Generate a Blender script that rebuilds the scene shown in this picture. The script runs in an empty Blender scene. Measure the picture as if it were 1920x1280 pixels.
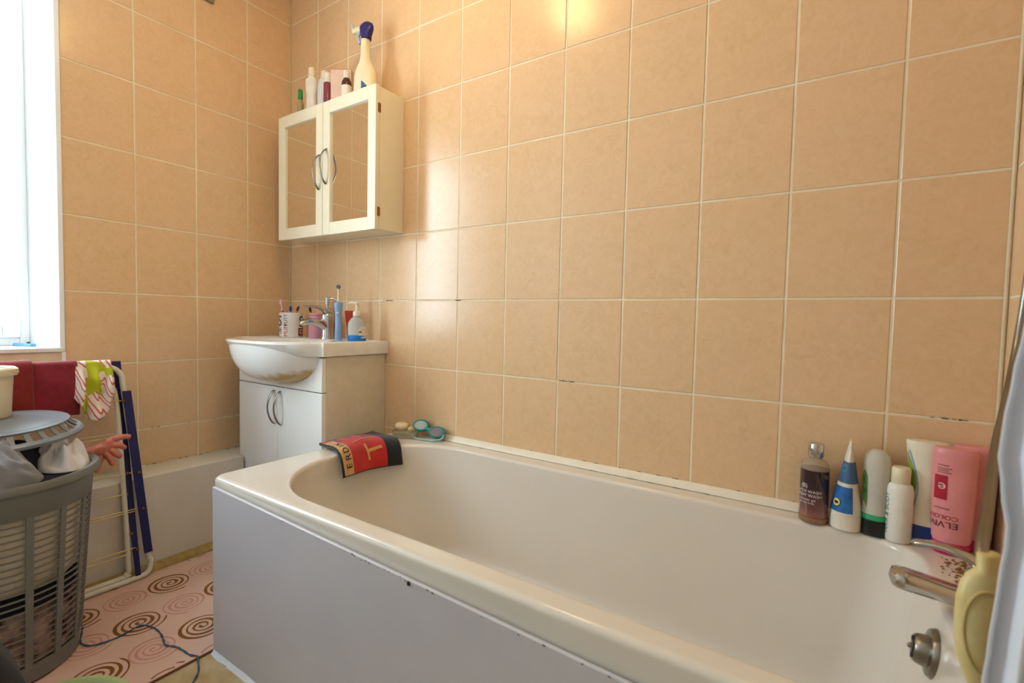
import bpy, bmesh, math, random
from mathutils import Vector, Matrix, noise
R_ = random.Random(7)
pi = math.pi
scene = bpy.context.scene
C = scene.collection

# ------------------------------------------------------------------ camera
D = Vector((-0.54726826, 0.83573646, -0.04518884)); RT = Vector((0.83584985, 0.54852347, 0.02184114)); UP = Vector((-0.04304058, 0.02581812, 0.99873967))
cam_d = bpy.data.cameras.new('camera'); cam = bpy.data.objects.new('camera', cam_d); C.objects.link(cam)
cam_d.lens = 16.9515; cam_d.sensor_width = 36; cam_d.clip_start = 0.02
m = Matrix((RT, UP, -D)).transposed().to_4x4(); m.translation = Vector((2.10918, -1.32102, 0.91069)); cam.matrix_world = m
cam_d.dof.use_dof = True; cam_d.dof.focus_distance = 1.9; cam_d.dof.aperture_fstop = 4.5
scene.camera = cam
# ------------------------------------------------------------------ world, daylight, exposure
w = bpy.data.worlds.new('world'); scene.world = w; w.use_nodes = True
bg = w.node_tree.nodes['Background']; bg.inputs[0].default_value = (0.80, 0.92, 1.0, 1); bg.inputs[1].default_value = 20.0
pl = bpy.data.lights.new('window_portal', 'AREA'); pl.shape = 'RECTANGLE'; pl.size = 0.75; pl.size_y = 1.32; pl.cycles.is_portal = True
po = bpy.data.objects.new('window_portal', pl); C.objects.link(po); po.location = (-0.175, -1.16, 1.415); po.rotation_euler = (0, -pi/2, 0)
po.rotation_euler = Vector((1, 0, 0)).to_track_quat('-Z', 'Y').to_euler()
pl.size = 0.62; pl.size_y = 1.24
scene.view_settings.view_transform = 'Standard'; scene.view_settings.look = 'None'
scene.view_settings.exposure = -0.06; scene.view_settings.gamma = 1.0
LAMP = 30.0

# ------------------------------------------------------------------ helpers
def s2l(c):
    return tuple(((v/255)/12.92 if v/255 <= .04045 else ((v/255+.055)/1.055)**2.4) for v in c) + (1,)
MATS = {}
def mat(name, col, rough=.5, metal=0, col2=None, scale=20, amount=.5, bump=0, bscale=200, trans=0, ior=1.45, spec=.5, emit=None, coat=0, sheen=0, alpha=1, sss=0):
    if name in MATS: return MATS[name]
    M = bpy.data.materials.new(name); M.use_nodes = True; nt = M.node_tree; b = nt.nodes['Principled BSDF']
    b.inputs['Base Color'].default_value = s2l(col); b.inputs['Roughness'].default_value = rough; b.inputs['Metallic'].default_value = metal
    b.inputs['Specular IOR Level'].default_value = spec; b.inputs['IOR'].default_value = ior; b.inputs['Transmission Weight'].default_value = trans
    b.inputs['Coat Weight'].default_value = coat; b.inputs['Sheen Weight'].default_value = sheen; b.inputs['Alpha'].default_value = alpha
    if emit: b.inputs['Emission Color'].default_value = emit[0] + (1,); b.inputs['Emission Strength'].default_value = emit[1]
    geo = nt.nodes.new('ShaderNodeNewGeometry')
    n = nt.nodes.new('ShaderNodeTexNoise'); n.inputs['Scale'].default_value = scale; n.inputs['Detail'].default_value = 5; n.inputs['Roughness'].default_value = .6
    nt.links.new(geo.outputs['Position'], n.inputs['Vector'])
    r = nt.nodes.new('ShaderNodeValToRGB')
    c2 = col2 or tuple(v*.93 for v in col)
    r.color_ramp.elements[0].position = .5-amount*.5; r.color_ramp.elements[1].position = .5+amount*.5
    r.color_ramp.elements[0].color = s2l(c2); r.color_ramp.elements[1].color = s2l(col)
    nt.links.new(n.outputs['Fac'], r.inputs['Fac']); nt.links.new(r.outputs['Color'], b.inputs['Base Color'])
    if bump:
        n2 = nt.nodes.new('ShaderNodeTexNoise'); n2.inputs['Scale'].default_value = bscale; n2.inputs['Detail'].default_value = 4
        nt.links.new(geo.outputs['Position'], n2.inputs['Vector'])
        bp = nt.nodes.new('ShaderNodeBump'); bp.inputs['Strength'].default_value = bump; bp.inputs['Distance'].default_value = .002
        nt.links.new(n2.outputs['Fac'], bp.inputs['Height']); nt.links.new(bp.outputs['Normal'], b.inputs['Normal'])
    MATS[name] = M; return M

def link(o, parent=None):
    C.objects.link(o)
    if parent is not None: o.parent = parent
    return o
def tag(o, label=None, cat=None, group=None, kind=None):
    if label: o['label'] = label
    if cat: o['category'] = cat
    if group: o['group'] = group
    if kind: o['kind'] = kind
    return o
def empty(name, loc, label=None, cat=None, group=None, kind=None):
    o = bpy.data.objects.new(name, None); o.empty_display_size = .05; o.location = loc; link(o)
    bpy.context.view_layer.update()
    return tag(o, label, cat, group, kind)
class MB:
    def __init__(s): s.v = []; s.f = []
    def add(s, v, f):
        n = len(s.v); s.v += [tuple(p) for p in v]; s.f += [tuple(i+n for i in q) for q in f]; return s
    def box(s, x0, x1, y0, y1, z0, z1):
        return s.add([(x0,y0,z0),(x1,y0,z0),(x1,y1,z0),(x0,y1,z0),(x0,y0,z1),(x1,y0,z1),(x1,y1,z1),(x0,y1,z1)],
                     [(0,3,2,1),(4,5,6,7),(0,1,5,4),(1,2,6,5),(2,3,7,6),(3,0,4,7)])
    def loft(s, rings, cap0=True, cap1=True, closed=True):
        n = len(rings[0]); v = [p for r in rings for p in r]; f = []
        for k in range(len(rings)-1):
            for i in range(n if closed else n-1):
                j = (i+1) % n; f.append((k*n+i, k*n+j, (k+1)*n+j, (k+1)*n+i))
        if cap0: f.append(tuple(range(n-1, -1, -1)))
        if cap1: f.append(tuple((len(rings)-1)*n+i for i in range(n)))
        return s.add(v, f)
    def lathe(s, prof, c=(0,0,0), n=32, sx=1, sy=1, cap0=True, cap1=True):
        return s.loft([[(c[0]+r*sx*math.cos(2*pi*i/n), c[1]+r*sy*math.sin(2*pi*i/n), c[2]+z) for i in range(n)] for r, z in prof], cap0, cap1)
    def tube(s, pts, rad, n=8, closed=False):
        pts = [Vector(p) for p in pts]; N = len(pts); rings = []
        rads = rad if isinstance(rad, (list, tuple)) else [rad]*N
        up = None
        for i, p in enumerate(pts):
            a = pts[(i-1) % N] if (closed or i > 0) else p; b = pts[(i+1) % N] if (closed or i < N-1) else p
            t = (b-a).normalized()
            if up is None: up = t.orthogonal().normalized()
            up = (up - t*up.dot(t)).normalized(); sd = t.cross(up)
            rings.append([p + (up*math.cos(2*pi*k/n) + sd*math.sin(2*pi*k/n))*rads[i] for k in range(n)])
        if closed: rings.append(rings[0])
        return s.loft(rings, not closed, not closed)
    def obj(s, name, material, parent=None, smooth=True, bevel=0, subsurf=0, solid=0, auto=True, recalc=True):
        me = bpy.data.meshes.new(name); me.from_pydata(s.v, [], s.f)
        bm = bmesh.new(); bm.from_mesh(me)
        bmesh.ops.remove_doubles(bm, verts=bm.verts, dist=1e-6)
        if recalc: bmesh.ops.recalc_face_normals(bm, faces=bm.faces)
        bm.to_mesh(me); bm.free()
        mats = material if isinstance(material, (list, tuple)) else [material]
        for q in mats: me.materials.append(q)
        o = bpy.data.objects.new(name, me); C.objects.link(o)
        if parent is not None:
            o.parent = parent; o.matrix_parent_inverse = parent.matrix_world.inverted()
        if smooth:
            for p in me.polygons: p.use_smooth = True
            if auto: me.set_sharp_from_angle(angle=math.radians(42))
        if solid:
            q = o.modifiers.new('solid', 'SOLIDIFY'); q.thickness = solid; q.offset = 0
        if bevel:
            q = o.modifiers.new('bevel', 'BEVEL'); q.width = bevel; q.segments = 3; q.limit_method = 'ANGLE'; q.angle_limit = math.radians(40)
        if subsurf:
            q = o.modifiers.new('sub', 'SUBSURF'); q.levels = subsurf; q.render_levels = subsurf
        return o
def smooth_path(pts, n=8):
    P = [Vector(p) for p in pts]; out = []
    for i in range(len(P)-1):
        p0 = P[max(i-1,0)]; p1 = P[i]; p2 = P[i+1]; p3 = P[min(i+2,len(P)-1)]
        for k in range(n):
            t = k/n
            out.append(.5*((2*p1)+(p2-p0)*t+(2*p0-5*p1+4*p2-p3)*t*t+(3*p1-p0-3*p2+p3)*t**3))
    out.append(P[-1]); return out
def txt(string, size):
    """flat lettering as (verts2d, faces), centred"""
    cu = bpy.data.curves.new('t', 'FONT'); cu.body = string; cu.size = size; cu.align_x = 'CENTER'; cu.align_y = 'CENTER'; cu.resolution_u = 3
    o = bpy.data.objects.new('t', cu); C.objects.link(o); dg = bpy.context.evaluated_depsgraph_get()
    me = bpy.data.meshes.new_from_object(o.evaluated_get(dg))
    bm = bmesh.new(); bm.from_mesh(me); bmesh.ops.remove_doubles(bm, verts=bm.verts, dist=1e-7); bmesh.ops.triangulate(bm, faces=bm.faces)
    for _ in range(4):
        lg = [e for e in bm.edges if e.calc_length() > max(.004, size*.12)]
        if not lg: break
        bmesh.ops.subdivide_edges(bm, edges=lg, cuts=1); bmesh.ops.triangulate(bm, faces=bm.faces)
    bm.to_mesh(me); bm.free()
    v = [(p.co.x, p.co.y) for p in me.vertices]; f = [tuple(p.vertices) for p in me.polygons]
    bpy.data.objects.remove(o); bpy.data.curves.remove(cu); bpy.data.meshes.remove(me)
    return v, f
def text_on(fn, string, size, material, parent, name='lettering', rot=0):
    v, f = txt(string, size); c, s = math.cos(rot), math.sin(rot)
    mb = MB(); mb.add([fn(x*c-y*s, x*s+y*c) for x, y in v], f)
    return mb.obj(name, material, parent, smooth=False, recalc=False)

# ------------------------------------------------------------------ materials
def tile_material():
    M = bpy.data.materials.new('peach_tile'); M.use_nodes = True; nt = M.node_tree; b = nt.nodes['Principled BSDF']
    geo = nt.nodes.new('ShaderNodeNewGeometry'); oi = nt.nodes.new('ShaderNodeObjectInfo')
    ad = nt.nodes.new('ShaderNodeVectorMath'); ad.operation = 'ADD'
    mu = nt.nodes.new('ShaderNodeMath'); mu.operation = 'MULTIPLY'; mu.inputs[1].default_value = 37
    nt.links.new(oi.outputs['Random'], mu.inputs[0]); nt.links.new(geo.outputs['Position'], ad.inputs[0]); nt.links.new(mu.outputs[0], ad.inputs[1])
    n1 = nt.nodes.new('ShaderNodeTexNoise'); n1.inputs['Scale'].default_value = 42; n1.inputs['Detail'].default_value = 8; n1.inputs['Roughness'].default_value = .7; n1.inputs['Distortion'].default_value = 1.2
    n2 = nt.nodes.new('ShaderNodeTexNoise'); n2.inputs['Scale'].default_value = 9; n2.inputs['Detail'].default_value = 3
    nt.links.new(ad.outputs[0], n1.inputs['Vector']); nt.links.new(ad.outputs[0], n2.inputs['Vector'])
    r = nt.nodes.new('ShaderNodeValToRGB'); r.color_ramp.elements[0].position = .25; r.color_ramp.elements[1].position = .62
    r.color_ramp.elements[0].color = s2l((218, 179, 135)); r.color_ramp.elements[1].color = s2l((229, 194, 152))
    nt.links.new(n1.outputs['Fac'], r.inputs['Fac'])
    mx = nt.nodes.new('ShaderNodeMixRGB'); mx.blend_type = 'MIX'; mx.inputs[2].default_value = s2l((230, 191, 150))
    mr = nt.nodes.new('ShaderNodeMapRange'); mr.inputs[1].default_value = .35; mr.inputs[2].default_value = .7; mr.inputs[4].default_value = .55
    nt.links.new(n2.outputs['Fac'], mr.inputs[0]); nt.links.new(mr.outputs[0], mx.inputs[0]); nt.links.new(r.outputs['Color'], mx.inputs[1])
    nt.links.new(mx.outputs[0], b.inputs['Base Color'])
    b.inputs['Roughness'].default_value = .2; b.inputs['Specular IOR Level'].default_value = .4
    bp = nt.nodes.new('ShaderNodeBump'); bp.inputs['Strength'].default_value = .05; bp.inputs['Distance'].default_value = .001
    nt.links.new(n1.outputs['Fac'], bp.inputs['Height']); nt.links.new(bp.outputs['Normal'], b.inputs['Normal'])
    return M
TILE = tile_material()
GROUT = mat('grout', (240, 230, 204), .7, col2=(226, 210, 176), scale=9, amount=.3)
WHITE = mat('white_paint', (236, 238, 242), .45, col2=(232, 234, 238))
CEIL = mat('ceiling_paint', (238, 234, 226), .8)
UPVC = mat('upvc', (248, 249, 250), .3, col2=(246, 247, 248))
ACRYL = mat('bath_acrylic', (224, 216, 204), .18, col2=(220, 211, 198), scale=3, coat=.3)
PANEL = mat('bath_panel', (203, 199, 204), .28, col2=(197, 192, 198), scale=5, bump=.03, bscale=60)
CERAM = mat('ceramic', (240, 236, 228), .1, coat=.4)
CABW = mat('cabinet_white', (243, 235, 210), .35, col2=(240, 231, 204))
VANW = mat('vanity_white', (244, 243, 240), .3, col2=(242, 241, 238))
CHROME = mat('chrome', (200, 200, 198), .14, metal=1)
BRUSHED = mat('brushed_steel', (150, 146, 138), .3, metal=1)
BRASS = mat('hinge_brass', (150, 105, 55), .4, metal=1)
MIRROR = mat('mirror_glass', (235, 235, 230), .01, metal=1, col2=(234, 234, 229))
MOULD = mat('mould', (70, 58, 45), .9)
SEAL = mat('seal_plastic', (238, 230, 214), .4, col2=(228, 216, 194), scale=12, amount=.5)

# ------------------------------------------------------------------ the room
X1, YB, ZC = 2.4, -1.75, 2.35
def tile_mesh(wd, ht):
    """tile lying in local x (width), z (height), front at y = 0 facing -y"""
    b = .0014; t = .0012
    v = [(0,t,0),(wd,t,0),(wd,t,ht),(0,t,ht),(0,b*.7,0),(wd,b*.7,0),(wd,b*.7,ht),(0,b*.7,ht),(b,0,b),(wd-b,0,b),(wd-b,0,ht-b),(b,0,ht-b)]
    f = [(8,9,10,11)] + [(i,(i+1)%4,4+(i+1)%4,4+i) for i in range(4)] + [(4+i,4+(i+1)%4,8+(i+1)%4,8+i) for i in range(4)]
    me = bpy.data.meshes.new('tile'); me.from_pydata(v, [], f); me.materials.append(TILE); return me
TM = {}
def tile(wall, x, y, z, wd, ht, rz):
    k = (round(wd, 4), round(ht, 4))
    if k not in TM: TM[k] = tile_mesh(*k)
    o = bpy.data.objects.new('tile', TM[k]); link(o, wall)
    e = R_.uniform(-.0003, .0003)
    o.location = (x, y, z); o.rotation_euler = (R_.uniform(-.0015, .0015), R_.uniform(-.001, .001), rz)
    o.location += Vector((math.sin(rz), -math.cos(rz), 0))*e
J = .0046
def joints(a, step, b):
    out = [0]
    x = a
    while x < b-.01: out.append(x); x += step
    out.append(b); return out
XJ = [0, .2035] + [.4054+.2019*i for i in range(0, 9)] + [2.222, 2.4]
XJ = [0, .2035] + [.4054+.2019*i for i in range(0, 10)]
XJ = [x for x in XJ if x < 2.35] + [2.4]
ZJ = [.475+.25*i for i in range(0, 8)] + [ZC]
ZR = .495

wall_right = tag(MB().box(-.5, X1+.1, .0012, .12, 0, ZC).obj('wall_right', GROUT, smooth=False), kind='structure')
for i in range(len(XJ)-1):
    for k in range(len(ZJ)-1):
        z0, z1 = ZJ[k], ZJ[k+1]
        if k == 0 and XJ[i] < .55:   # behind the vanity the tiles go on down to the floor line
            pass
        tile(wall_right, XJ[i]+J/2, 0, z0+J/2, XJ[i+1]-XJ[i]-J, z1-z0-J, 0)
    if XJ[i+1] < .9:
        for z0, z1 in ((.0, .225), (.225, .475)): tile(wall_right, XJ[i]+J/2, 0, z0+J/2, XJ[i+1]-XJ[i]-J, z1-z0-J, 0)
# window wall, with the deep opening
WY0, WY1, WZ0, WZ1, WD = -.803, -1.52, .775, 2.06, .20
SPL = .045     # the reveals splay towards the room
lw = MB()
lw.box(-WD, -.0012, WY0, .0, 0, ZC); lw.box(-WD, -.0012, WY1, WY0, 0, WZ0-.004); lw.box(-WD, -.0012, WY1, WY0, WZ1, ZC); lw.box(-WD, -.0012, YB, WY1, 0, ZC)
wall_left = tag(lw.obj('wall_left', GROUT, smooth=False), kind='structure')
YJ = [0, .1973] + [.1973+.2011*i for i in range(1, 9)]
YJ = [y for y in YJ if y < 1.7] + [1.75]
ZL = [.338, .475] + [.725+.25*i for i in range(0, 7)] + [ZC]
for i in range(len(YJ)-1):
    for k in range(len(ZL)-1):
        a, b, z0, z1 = YJ[i], YJ[i+1], ZL[k], ZL[k+1]
        if a > -WY0-.01 and b < -WY1+.12:
            if z0 >= WZ0-.06 and z1 <= WZ1+.2: 
                if z1 > WZ1+.03: z0 = WZ1
                else: continue
            if z0 < WZ0 < z1: z1 = WZ0-.002
        tile(wall_left, 0, -b+J/2, z0+J/2, b-a-J, z1-z0-J, pi/2)
# the tiles above face +x: rotate so that local -y points to +x
wall_near = tag(MB().box(X1+.0012, X1+.12, YB, .0012, 0, ZC).obj('wall_near', GROUT, smooth=False), kind='structure')
for i in range(4):
    for k in range(len(ZJ)-1):
        tile(wall_near, X1, -.2*i-J/2, ZJ[k]+J/2, .2-J, ZJ[k+1]-ZJ[k]-J, -pi/2)
wall_back = tag(MB().box(-WD, X1+.12, YB-.1, YB, 0, ZC).obj('wall_back', mat('back_wall_paint', (230, 234, 242), .6, col2=(228, 232, 240)), smooth=False), kind='structure')
floor = tag(MB().box(-WD, X1+.12, YB-.1, .12, -.05, 0).obj('floor', mat('floor_vinyl', (206, 186, 148), .35, col2=(170, 140, 92), scale=14, amount=.5, bump=.1, bscale=80), smooth=False), kind='structure')
ceiling = tag(MB().box(-WD, X1+.12, YB-.1, .12, ZC, ZC+.05).obj('ceiling', CEIL, smooth=False), kind='structure')
# boxing along the window wall with its quadrant
bx = MB(); bx.box(0.0005, .145, YB, -.292, 0, .336); bx.box(0.0005, .096, -.292, -.0005, 0, .336)
tag(bx.obj('trim_1', mat('boxing_paint', (226, 218, 204), .5, col2=(214, 204, 186), scale=7), bevel=.004), kind='structure')
tag(MB().loft([[(.145, y, .0), (.172, y, .0), (.170, y, .009), (.163, y, .018), (.154, y, .024), (.145, y, .026)] for y in (YB, -.292)]).obj('trim_2', mat('old_quadrant', (186, 160, 96), .6, col2=(150, 118, 60), scale=40)), kind='structure')
# edge profile of the window opening
tag(MB().box(-.03, .003, WY0-.010, WY0+.005, WZ0, WZ1).obj('trim_3', UPVC, bevel=.003), kind='structure')
tag(MB().box(-.004, .0035, WY0-.005, WY0+.005, .338, WZ0-.002).obj('trim_4', UPVC, bevel=.001), kind='structure')
# reveals and sill
rv = MB()
for ya, sg in ((WY0-.0005, -1), (WY1+.0005, 1)):
    rv.loft([[(-WD, ya, z), (-.028, ya, z), (-.028, ya+sg*.008, z), (-WD, ya+sg*SPL, z)] for z in (WZ0+.012, WZ1-.012)])
rv.box(-WD, -.0, WY1, WY0, WZ1-.012, WZ1-.0005)
tag(rv.obj('trim_5', mat('reveal_board', (246, 247, 247), .35, col2=(244, 245, 245)), smooth=False), kind='structure')
tag(MB().box(-WD, .006, WY1, WY0-.0005, WZ0-.003, WZ0+.012).obj('trim_6', mat('sill_board', (244, 244, 242), .3), bevel=.003), kind='structure')
# corner sealant beads
tag(MB().box(0.0, .0045, -.0045, 0.0, .34, ZC).obj('trim_7', mat('sealant', (226, 206, 168), .5), bevel=.002), kind='structure')
tag(MB().box(X1-.007, X1, -.007, 0.0, .49, ZC).obj('trim_8', MATS['sealant'], bevel=.003), kind='structure')

# window with frame, sash and pane
win = empty('window_1', (-WD+.02, -1.16, WZ0+.012), kind='structure')
def frame(mb, x0, x1, y0, y1, z0, z1, t):
    mb.box(x0, x1, y0, y0+t, z0, z1); mb.box(x0, x1, y1-t, y1, z0, z1); mb.box(x0, x1, y0+t, y1-t, z0, z0+t); mb.box(x0, x1, y0+t, y1-t, z1-t, z1)
wy0, wy1, wz0, wz1 = WY1+SPL-.004, WY0-SPL+.004, WZ0+.0125, WZ1-.0125
f1 = MB(); frame(f1, -WD-.03, -WD+.02, wy0, wy1, wz0, wz1, .026); f1.obj('window_frame', UPVC, win, bevel=.003)
f2 = MB(); frame(f2, -WD-.02, -WD+.032, wy0+.0265, wy1-.0265, wz0+.0265, wz1-.0265, .042); f2.obj('sash', UPVC, win, bevel=.004)
GP = bpy.data.materials.new('window_glass'); GP.use_nodes = True; nt = GP.node_tree; nt.nodes.clear()
out = nt.nodes.new('ShaderNodeOutputMaterial'); tr = nt.nodes.new('ShaderNodeBsdfTransparent'); gl = nt.nodes.new('ShaderNodeBsdfGlossy'); gl.inputs['Roughness'].default_value = .02; mxs = nt.nodes.new('ShaderNodeMixShader'); mxs.inputs[0].default_value = .06
tr.inputs[0].default_value = (.93, .97, .98, 1); nt.links.new(tr.outputs[0], mxs.inputs[1]); nt.links.new(gl.outputs[0], mxs.inputs[2]); nt.links.new(mxs.outputs[0], out.inputs[0])
MB().box(-WD+.008, -WD+.014, wy0+.066, wy1-.066, wz0+.066, wz1-.066).obj('pane', GP, win, smooth=False)
hd = MB(); hd.box(-WD+.0322, -WD+.046, wy0+.036, wy0+.058, 1.36, 1.46); hd.box(-WD+.046, -WD+.064, wy0+.040, wy0+.054, 1.36, 1.48); hd.obj('handle', UPVC, win, bevel=.004)
# small blue clip on the sill
cl = empty('clip', (-.13, -.885, WZ0+.012), 'small blue plastic clip lying on the white window sill', 'clip')
MB().loft([[(-.160+.075*t, -.885+.028*t-w_, z) for w_, z in ((-.008, .7872), (.008, .7872), (.006, .797), (-.006, .797))] for t in (0, .25, .5, .75, 1)]).obj('body', mat('blue_plastic', (96, 150, 205), .4), cl, bevel=.002)
MB().lathe([(.0045, 0), (.005, .004), (.003, .006)], (-.105, -.865, .797), 12).obj('pin', mat('dark_pin', (70, 66, 70), .5), cl)

# door in the wall behind the camera
door = empty('door_1', (1.3, YB+.02, 0), kind='structure')
MB().box(.9, 1.66, YB+.001, YB+.04, .01, 1.98).obj('door_leaf', WHITE, door, bevel=.003)
for z0, z1 in ((.15, .95), (1.08, 1.86)): MB().box(1.0, 1.56, YB+.04, YB+.046, z0, z1).obj('door_panel', WHITE, door, bevel=.004)
MB().lathe([(.012, 0), (.012, .03), (.026, .04), (.026, .055), (.012, .062)], (0, 0, 0), 16).obj('door_handle', CHROME, door).matrix_world = Matrix.Translation((1.6, YB+.04, 1.0)) @ Matrix.Rotation(-pi/2, 4, 'X')

# ceiling lamp (out of the frame, above the bath)
LX, LY = 1.12, -.62
lamp = empty('ceiling_light', (LX, LY, ZC), 'round opal glass ceiling light above the bath', 'lamp')
MB().lathe([(.075, 0), (.075, -.02), (.06, -.03)], (LX, LY, ZC), 32).obj('lamp_base', WHITE, lamp)
MB().lathe([(.055, -.03), (.085, -.05), (.10, -.085), (.09, -.125), (.055, -.155), (.012, -.166)], (LX, LY, ZC), 32).obj('lamp_shade', mat('lit_opal', (255, 236, 200), .4, emit=((1.0, .66, .29), LAMP)), lamp)

# small metal bracket high on the window wall
bk = empty('wall_bracket', (.0, -.35, 2.14), 'small grey metal bracket high on the window wall', 'bracket')
MB().box(0.0002, .012, -.375, -.332, 2.140, 2.25).obj('plate', mat('grey_metal', (150, 150, 140), .35, metal=.6), bk, bevel=.002)
for zz in (2.165, 2.225): MB().lathe([(.005, 0), (.005, .002), (.002, .004)], (0, 0, 0), 10).obj('screw', CHROME, bk).matrix_world = Matrix.Translation((.012, -.353, zz)) @ Matrix.Rotation(pi/2, 4, 'Y')

# ------------------------------------------------------------------ bath
def rrect(x0, x1, y0, y1, rl, rr, z, rl2=None, rr2=None, n=14):
    """ring: corners in the order (x1,y0) (x1,y1) (x0,y1) (x0,y0); rl = radius pair at the x0 end"""
    out = []
    rlx, rly = rl; rrx, rry = rr
    for cx, cy, rx, ry, a0 in ((x1-rrx, y0+rry, rrx, rry, -pi/2), (x1-rrx, y1-rry, rrx, rry, 0), (x0+rlx, y1-rly, rlx, rly, pi/2), (x0+rlx, y0+rly, rlx, rly, pi)):
        for k in range(n+1):
            a = a0+(pi/2)*k/n; out.append((cx+rx*math.cos(a), cy+ry*math.sin(a), z))
    return out
BX0, BX1, BY0, BY1, BZ = .728, 2.396, -.686, -.002, .472
bath = empty('bath', (1.55, -.35, 0), 'cream-white acrylic bathtub fitted along the tiled wall', 'bathtub')
rings = []
rings.append(rrect(BX0+.010, BX1, BY0+.010, BY1, (.02, .02), (.01, .01), BZ-.064))
for dz in (.062, .058, .054, .040, .026, .018, .0135): rings.append(rrect(BX0+(.0015 if dz > .06 else 0), BX1, BY0+(.0015 if dz > .06 else 0), BY1, (.028, .028), (.012, .012), BZ-dz))
for a in (8, 22, 40, 58, 75, 85, 90):
    k = .012*(1-math.cos(math.radians(a))); h = .012*(1-math.sin(math.radians(a)))
    rings.append(rrect(BX0+k, BX1-.001, BY0+k, BY1-.001, (.028, .028), (.012, .012), BZ-h-.0))
IX0, IX1, IY0, IY1 = .835, 2.276, -.632, -.068
lip = .011
rings.append(rrect(BX0+.0135, BX1-.003, BY0+.0135, BY1-.003, (.028, .028), (.012, .012), BZ))
rings.append(rrect(BX0+.020, BX1-.006, BY0+.020, BY1-.006, (.034, .034), (.014, .014), BZ))
rings.append(rrect(IX0-.024, IX1+.024, IY0-.024, IY1+.022, (.272, .268), (.105, .105), BZ))
rings.append(rrect(IX0-.018, IX1+.018, IY0-.018, IY1+.016, (.268, .262), (.10, .10), BZ))
for a in (0, 25, 50, 75, 90):
    k = -lip*(1-math.sin(math.radians(a))); h = lip*(1-math.cos(math.radians(a)))
    rings.append(rrect(IX0+k, IX1-k, IY0+k, IY1-k, (.26, .25), (.09, .09), BZ-h))
def inner(t):   # 0 rim .. 1 floor
    z = BZ-lip-(.345)*t
    return rrect(IX0+.03*t+.16*t**2, IX1-.045*t-.02*t*t, IY0+.045*t+.02*t*t, IY1-.045*t-.02*t*t, (.26-.03*t, .25-.05*t), (.09, .09), z)
for t in (.15, .3, .45, .6, .75): rings.append(inner(t))
x0, x1, y0, y1 = IX0+.03*.8+.16*.64, IX1-.036-.0128, IY0+.036+.0128, IY1-.036-.0128
for a in (15, 35, 55, 75, 90):
    k = .085*(1-math.cos(math.radians(a))); h = .078*math.sin(math.radians(a))
    rings.append(rrect(x0+k*1.3, x1-k, y0+k, y1-k, (.235, .2), (.09, .09), BZ-lip-.345*.78-h))
rings.append(rrect(x0+.3, x1-.2, y0+.18, y1-.18, (.08, .04), (.04, .04), BZ-lip-.345*.78-.082))
MB().loft(rings, cap0=False).obj('tub', ACRYL, bath, auto=False)
# overflow with turning knob, on the inside of the tap end
ov = MB().lathe([(.0375, -.004), (.0375, 0), (.034, .006), (.024, .008), (.022, .020), (.019, .024), (.009, .024), (.009, .026)], n=36).obj('overflow', BRUSHED, bath)
ovm = Matrix.Translation((2.2665, -.345, .405)) @ Matrix.Rotation(-pi/2+math.radians(6), 4, 'Y'); ov.matrix_world = ovm
k2 = MB()
for a in range(6):
    an = a*pi/3; k2.lathe([(.0042, .0), (.0042, .0012)], (.0145*math.cos(an), .0145*math.sin(an), .0236), 8)
k2 = k2.obj('hole_ring', mat('dark_hole', (38, 34, 30), .8), ov); k2.matrix_parent_inverse = Matrix.Identity(4); k2.matrix_basis = Matrix.Identity(4)
k3 = MB().lathe([(.004, .024), (.004, .029), (.0025, .031)], n=10).obj('pin', BRUSHED, ov); k3.matrix_parent_inverse = Matrix.Identity(4); k3.matrix_basis = Matrix.Identity(4)
# panel (its top edge falls a little to the right)
bp = MB()
PX0, PX1, PY = .762, 2.398, -.699
pv = [(PX0, PY), (PX1, PY), (PX1, PY+.008), (PX0, PY+.008)]
bp.add([(x, y, 0.0005) for x, y in pv]+[(x, y, .452-(x-PX0)*.028) for x, y in pv], [(0,3,2,1),(4,5,6,7),(0,1,5,4),(1,2,6,5),(2,3,7,6),(3,0,4,7)])
pan = bp.obj('front_panel', PANEL, bath, bevel=.0025)
ep = MB().box(PX0, PX0+.012, PY+.0095, -.005, .0005, .405).obj('end_panel', PANEL, bath, bevel=.002)
sm = MB()
for i in range(26):   # mould spots along the top edge of the board
    x = PX0+.25+R_.random()**.8*1.1; r = R_.uniform(.0007, .0018); z = .452-(x-PX0)*.028-R_.uniform(.001, .006)
    sm.loft([[(x+r*math.cos(a*pi/4)*R_.uniform(.8, 3), PY-.0006-dy, z+r*.8*math.sin(a*pi/4)) for a in range(8)] for dy in (0, .0002)])
tag(sm.obj('mould_spots', MOULD, pan), kind='stuff')
MB().lathe([(.0045, 0), (.004, .0015), (.001, .002)], n=12).obj('screw_head', MATS['dark_hole'], pan).matrix_world = Matrix.Translation((1.488, PY-.0002, .425)) @ Matrix.Rotation(pi/2, 4, 'X')
# caulk at the foot of the panel
ck = MB()
ck.loft([[(PX0+.005+i*.04, PY-.0005, .0), (PX0+.005+i*.04, PY-.0005, .010+.004*noise.noise((i*.9, 0, 3))), (PX0+.005+i*.04, PY-.004, .005), (PX0+.005+i*.04, PY-.009-.008*noise.noise((i*.7, 5, 0)), .001), (PX0+.005+i*.04, PY-.009, .0)] for i in range(41)])
tag(ck.obj('trim_9', mat('caulk', (236, 238, 244), .3)), kind='structure')
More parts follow.
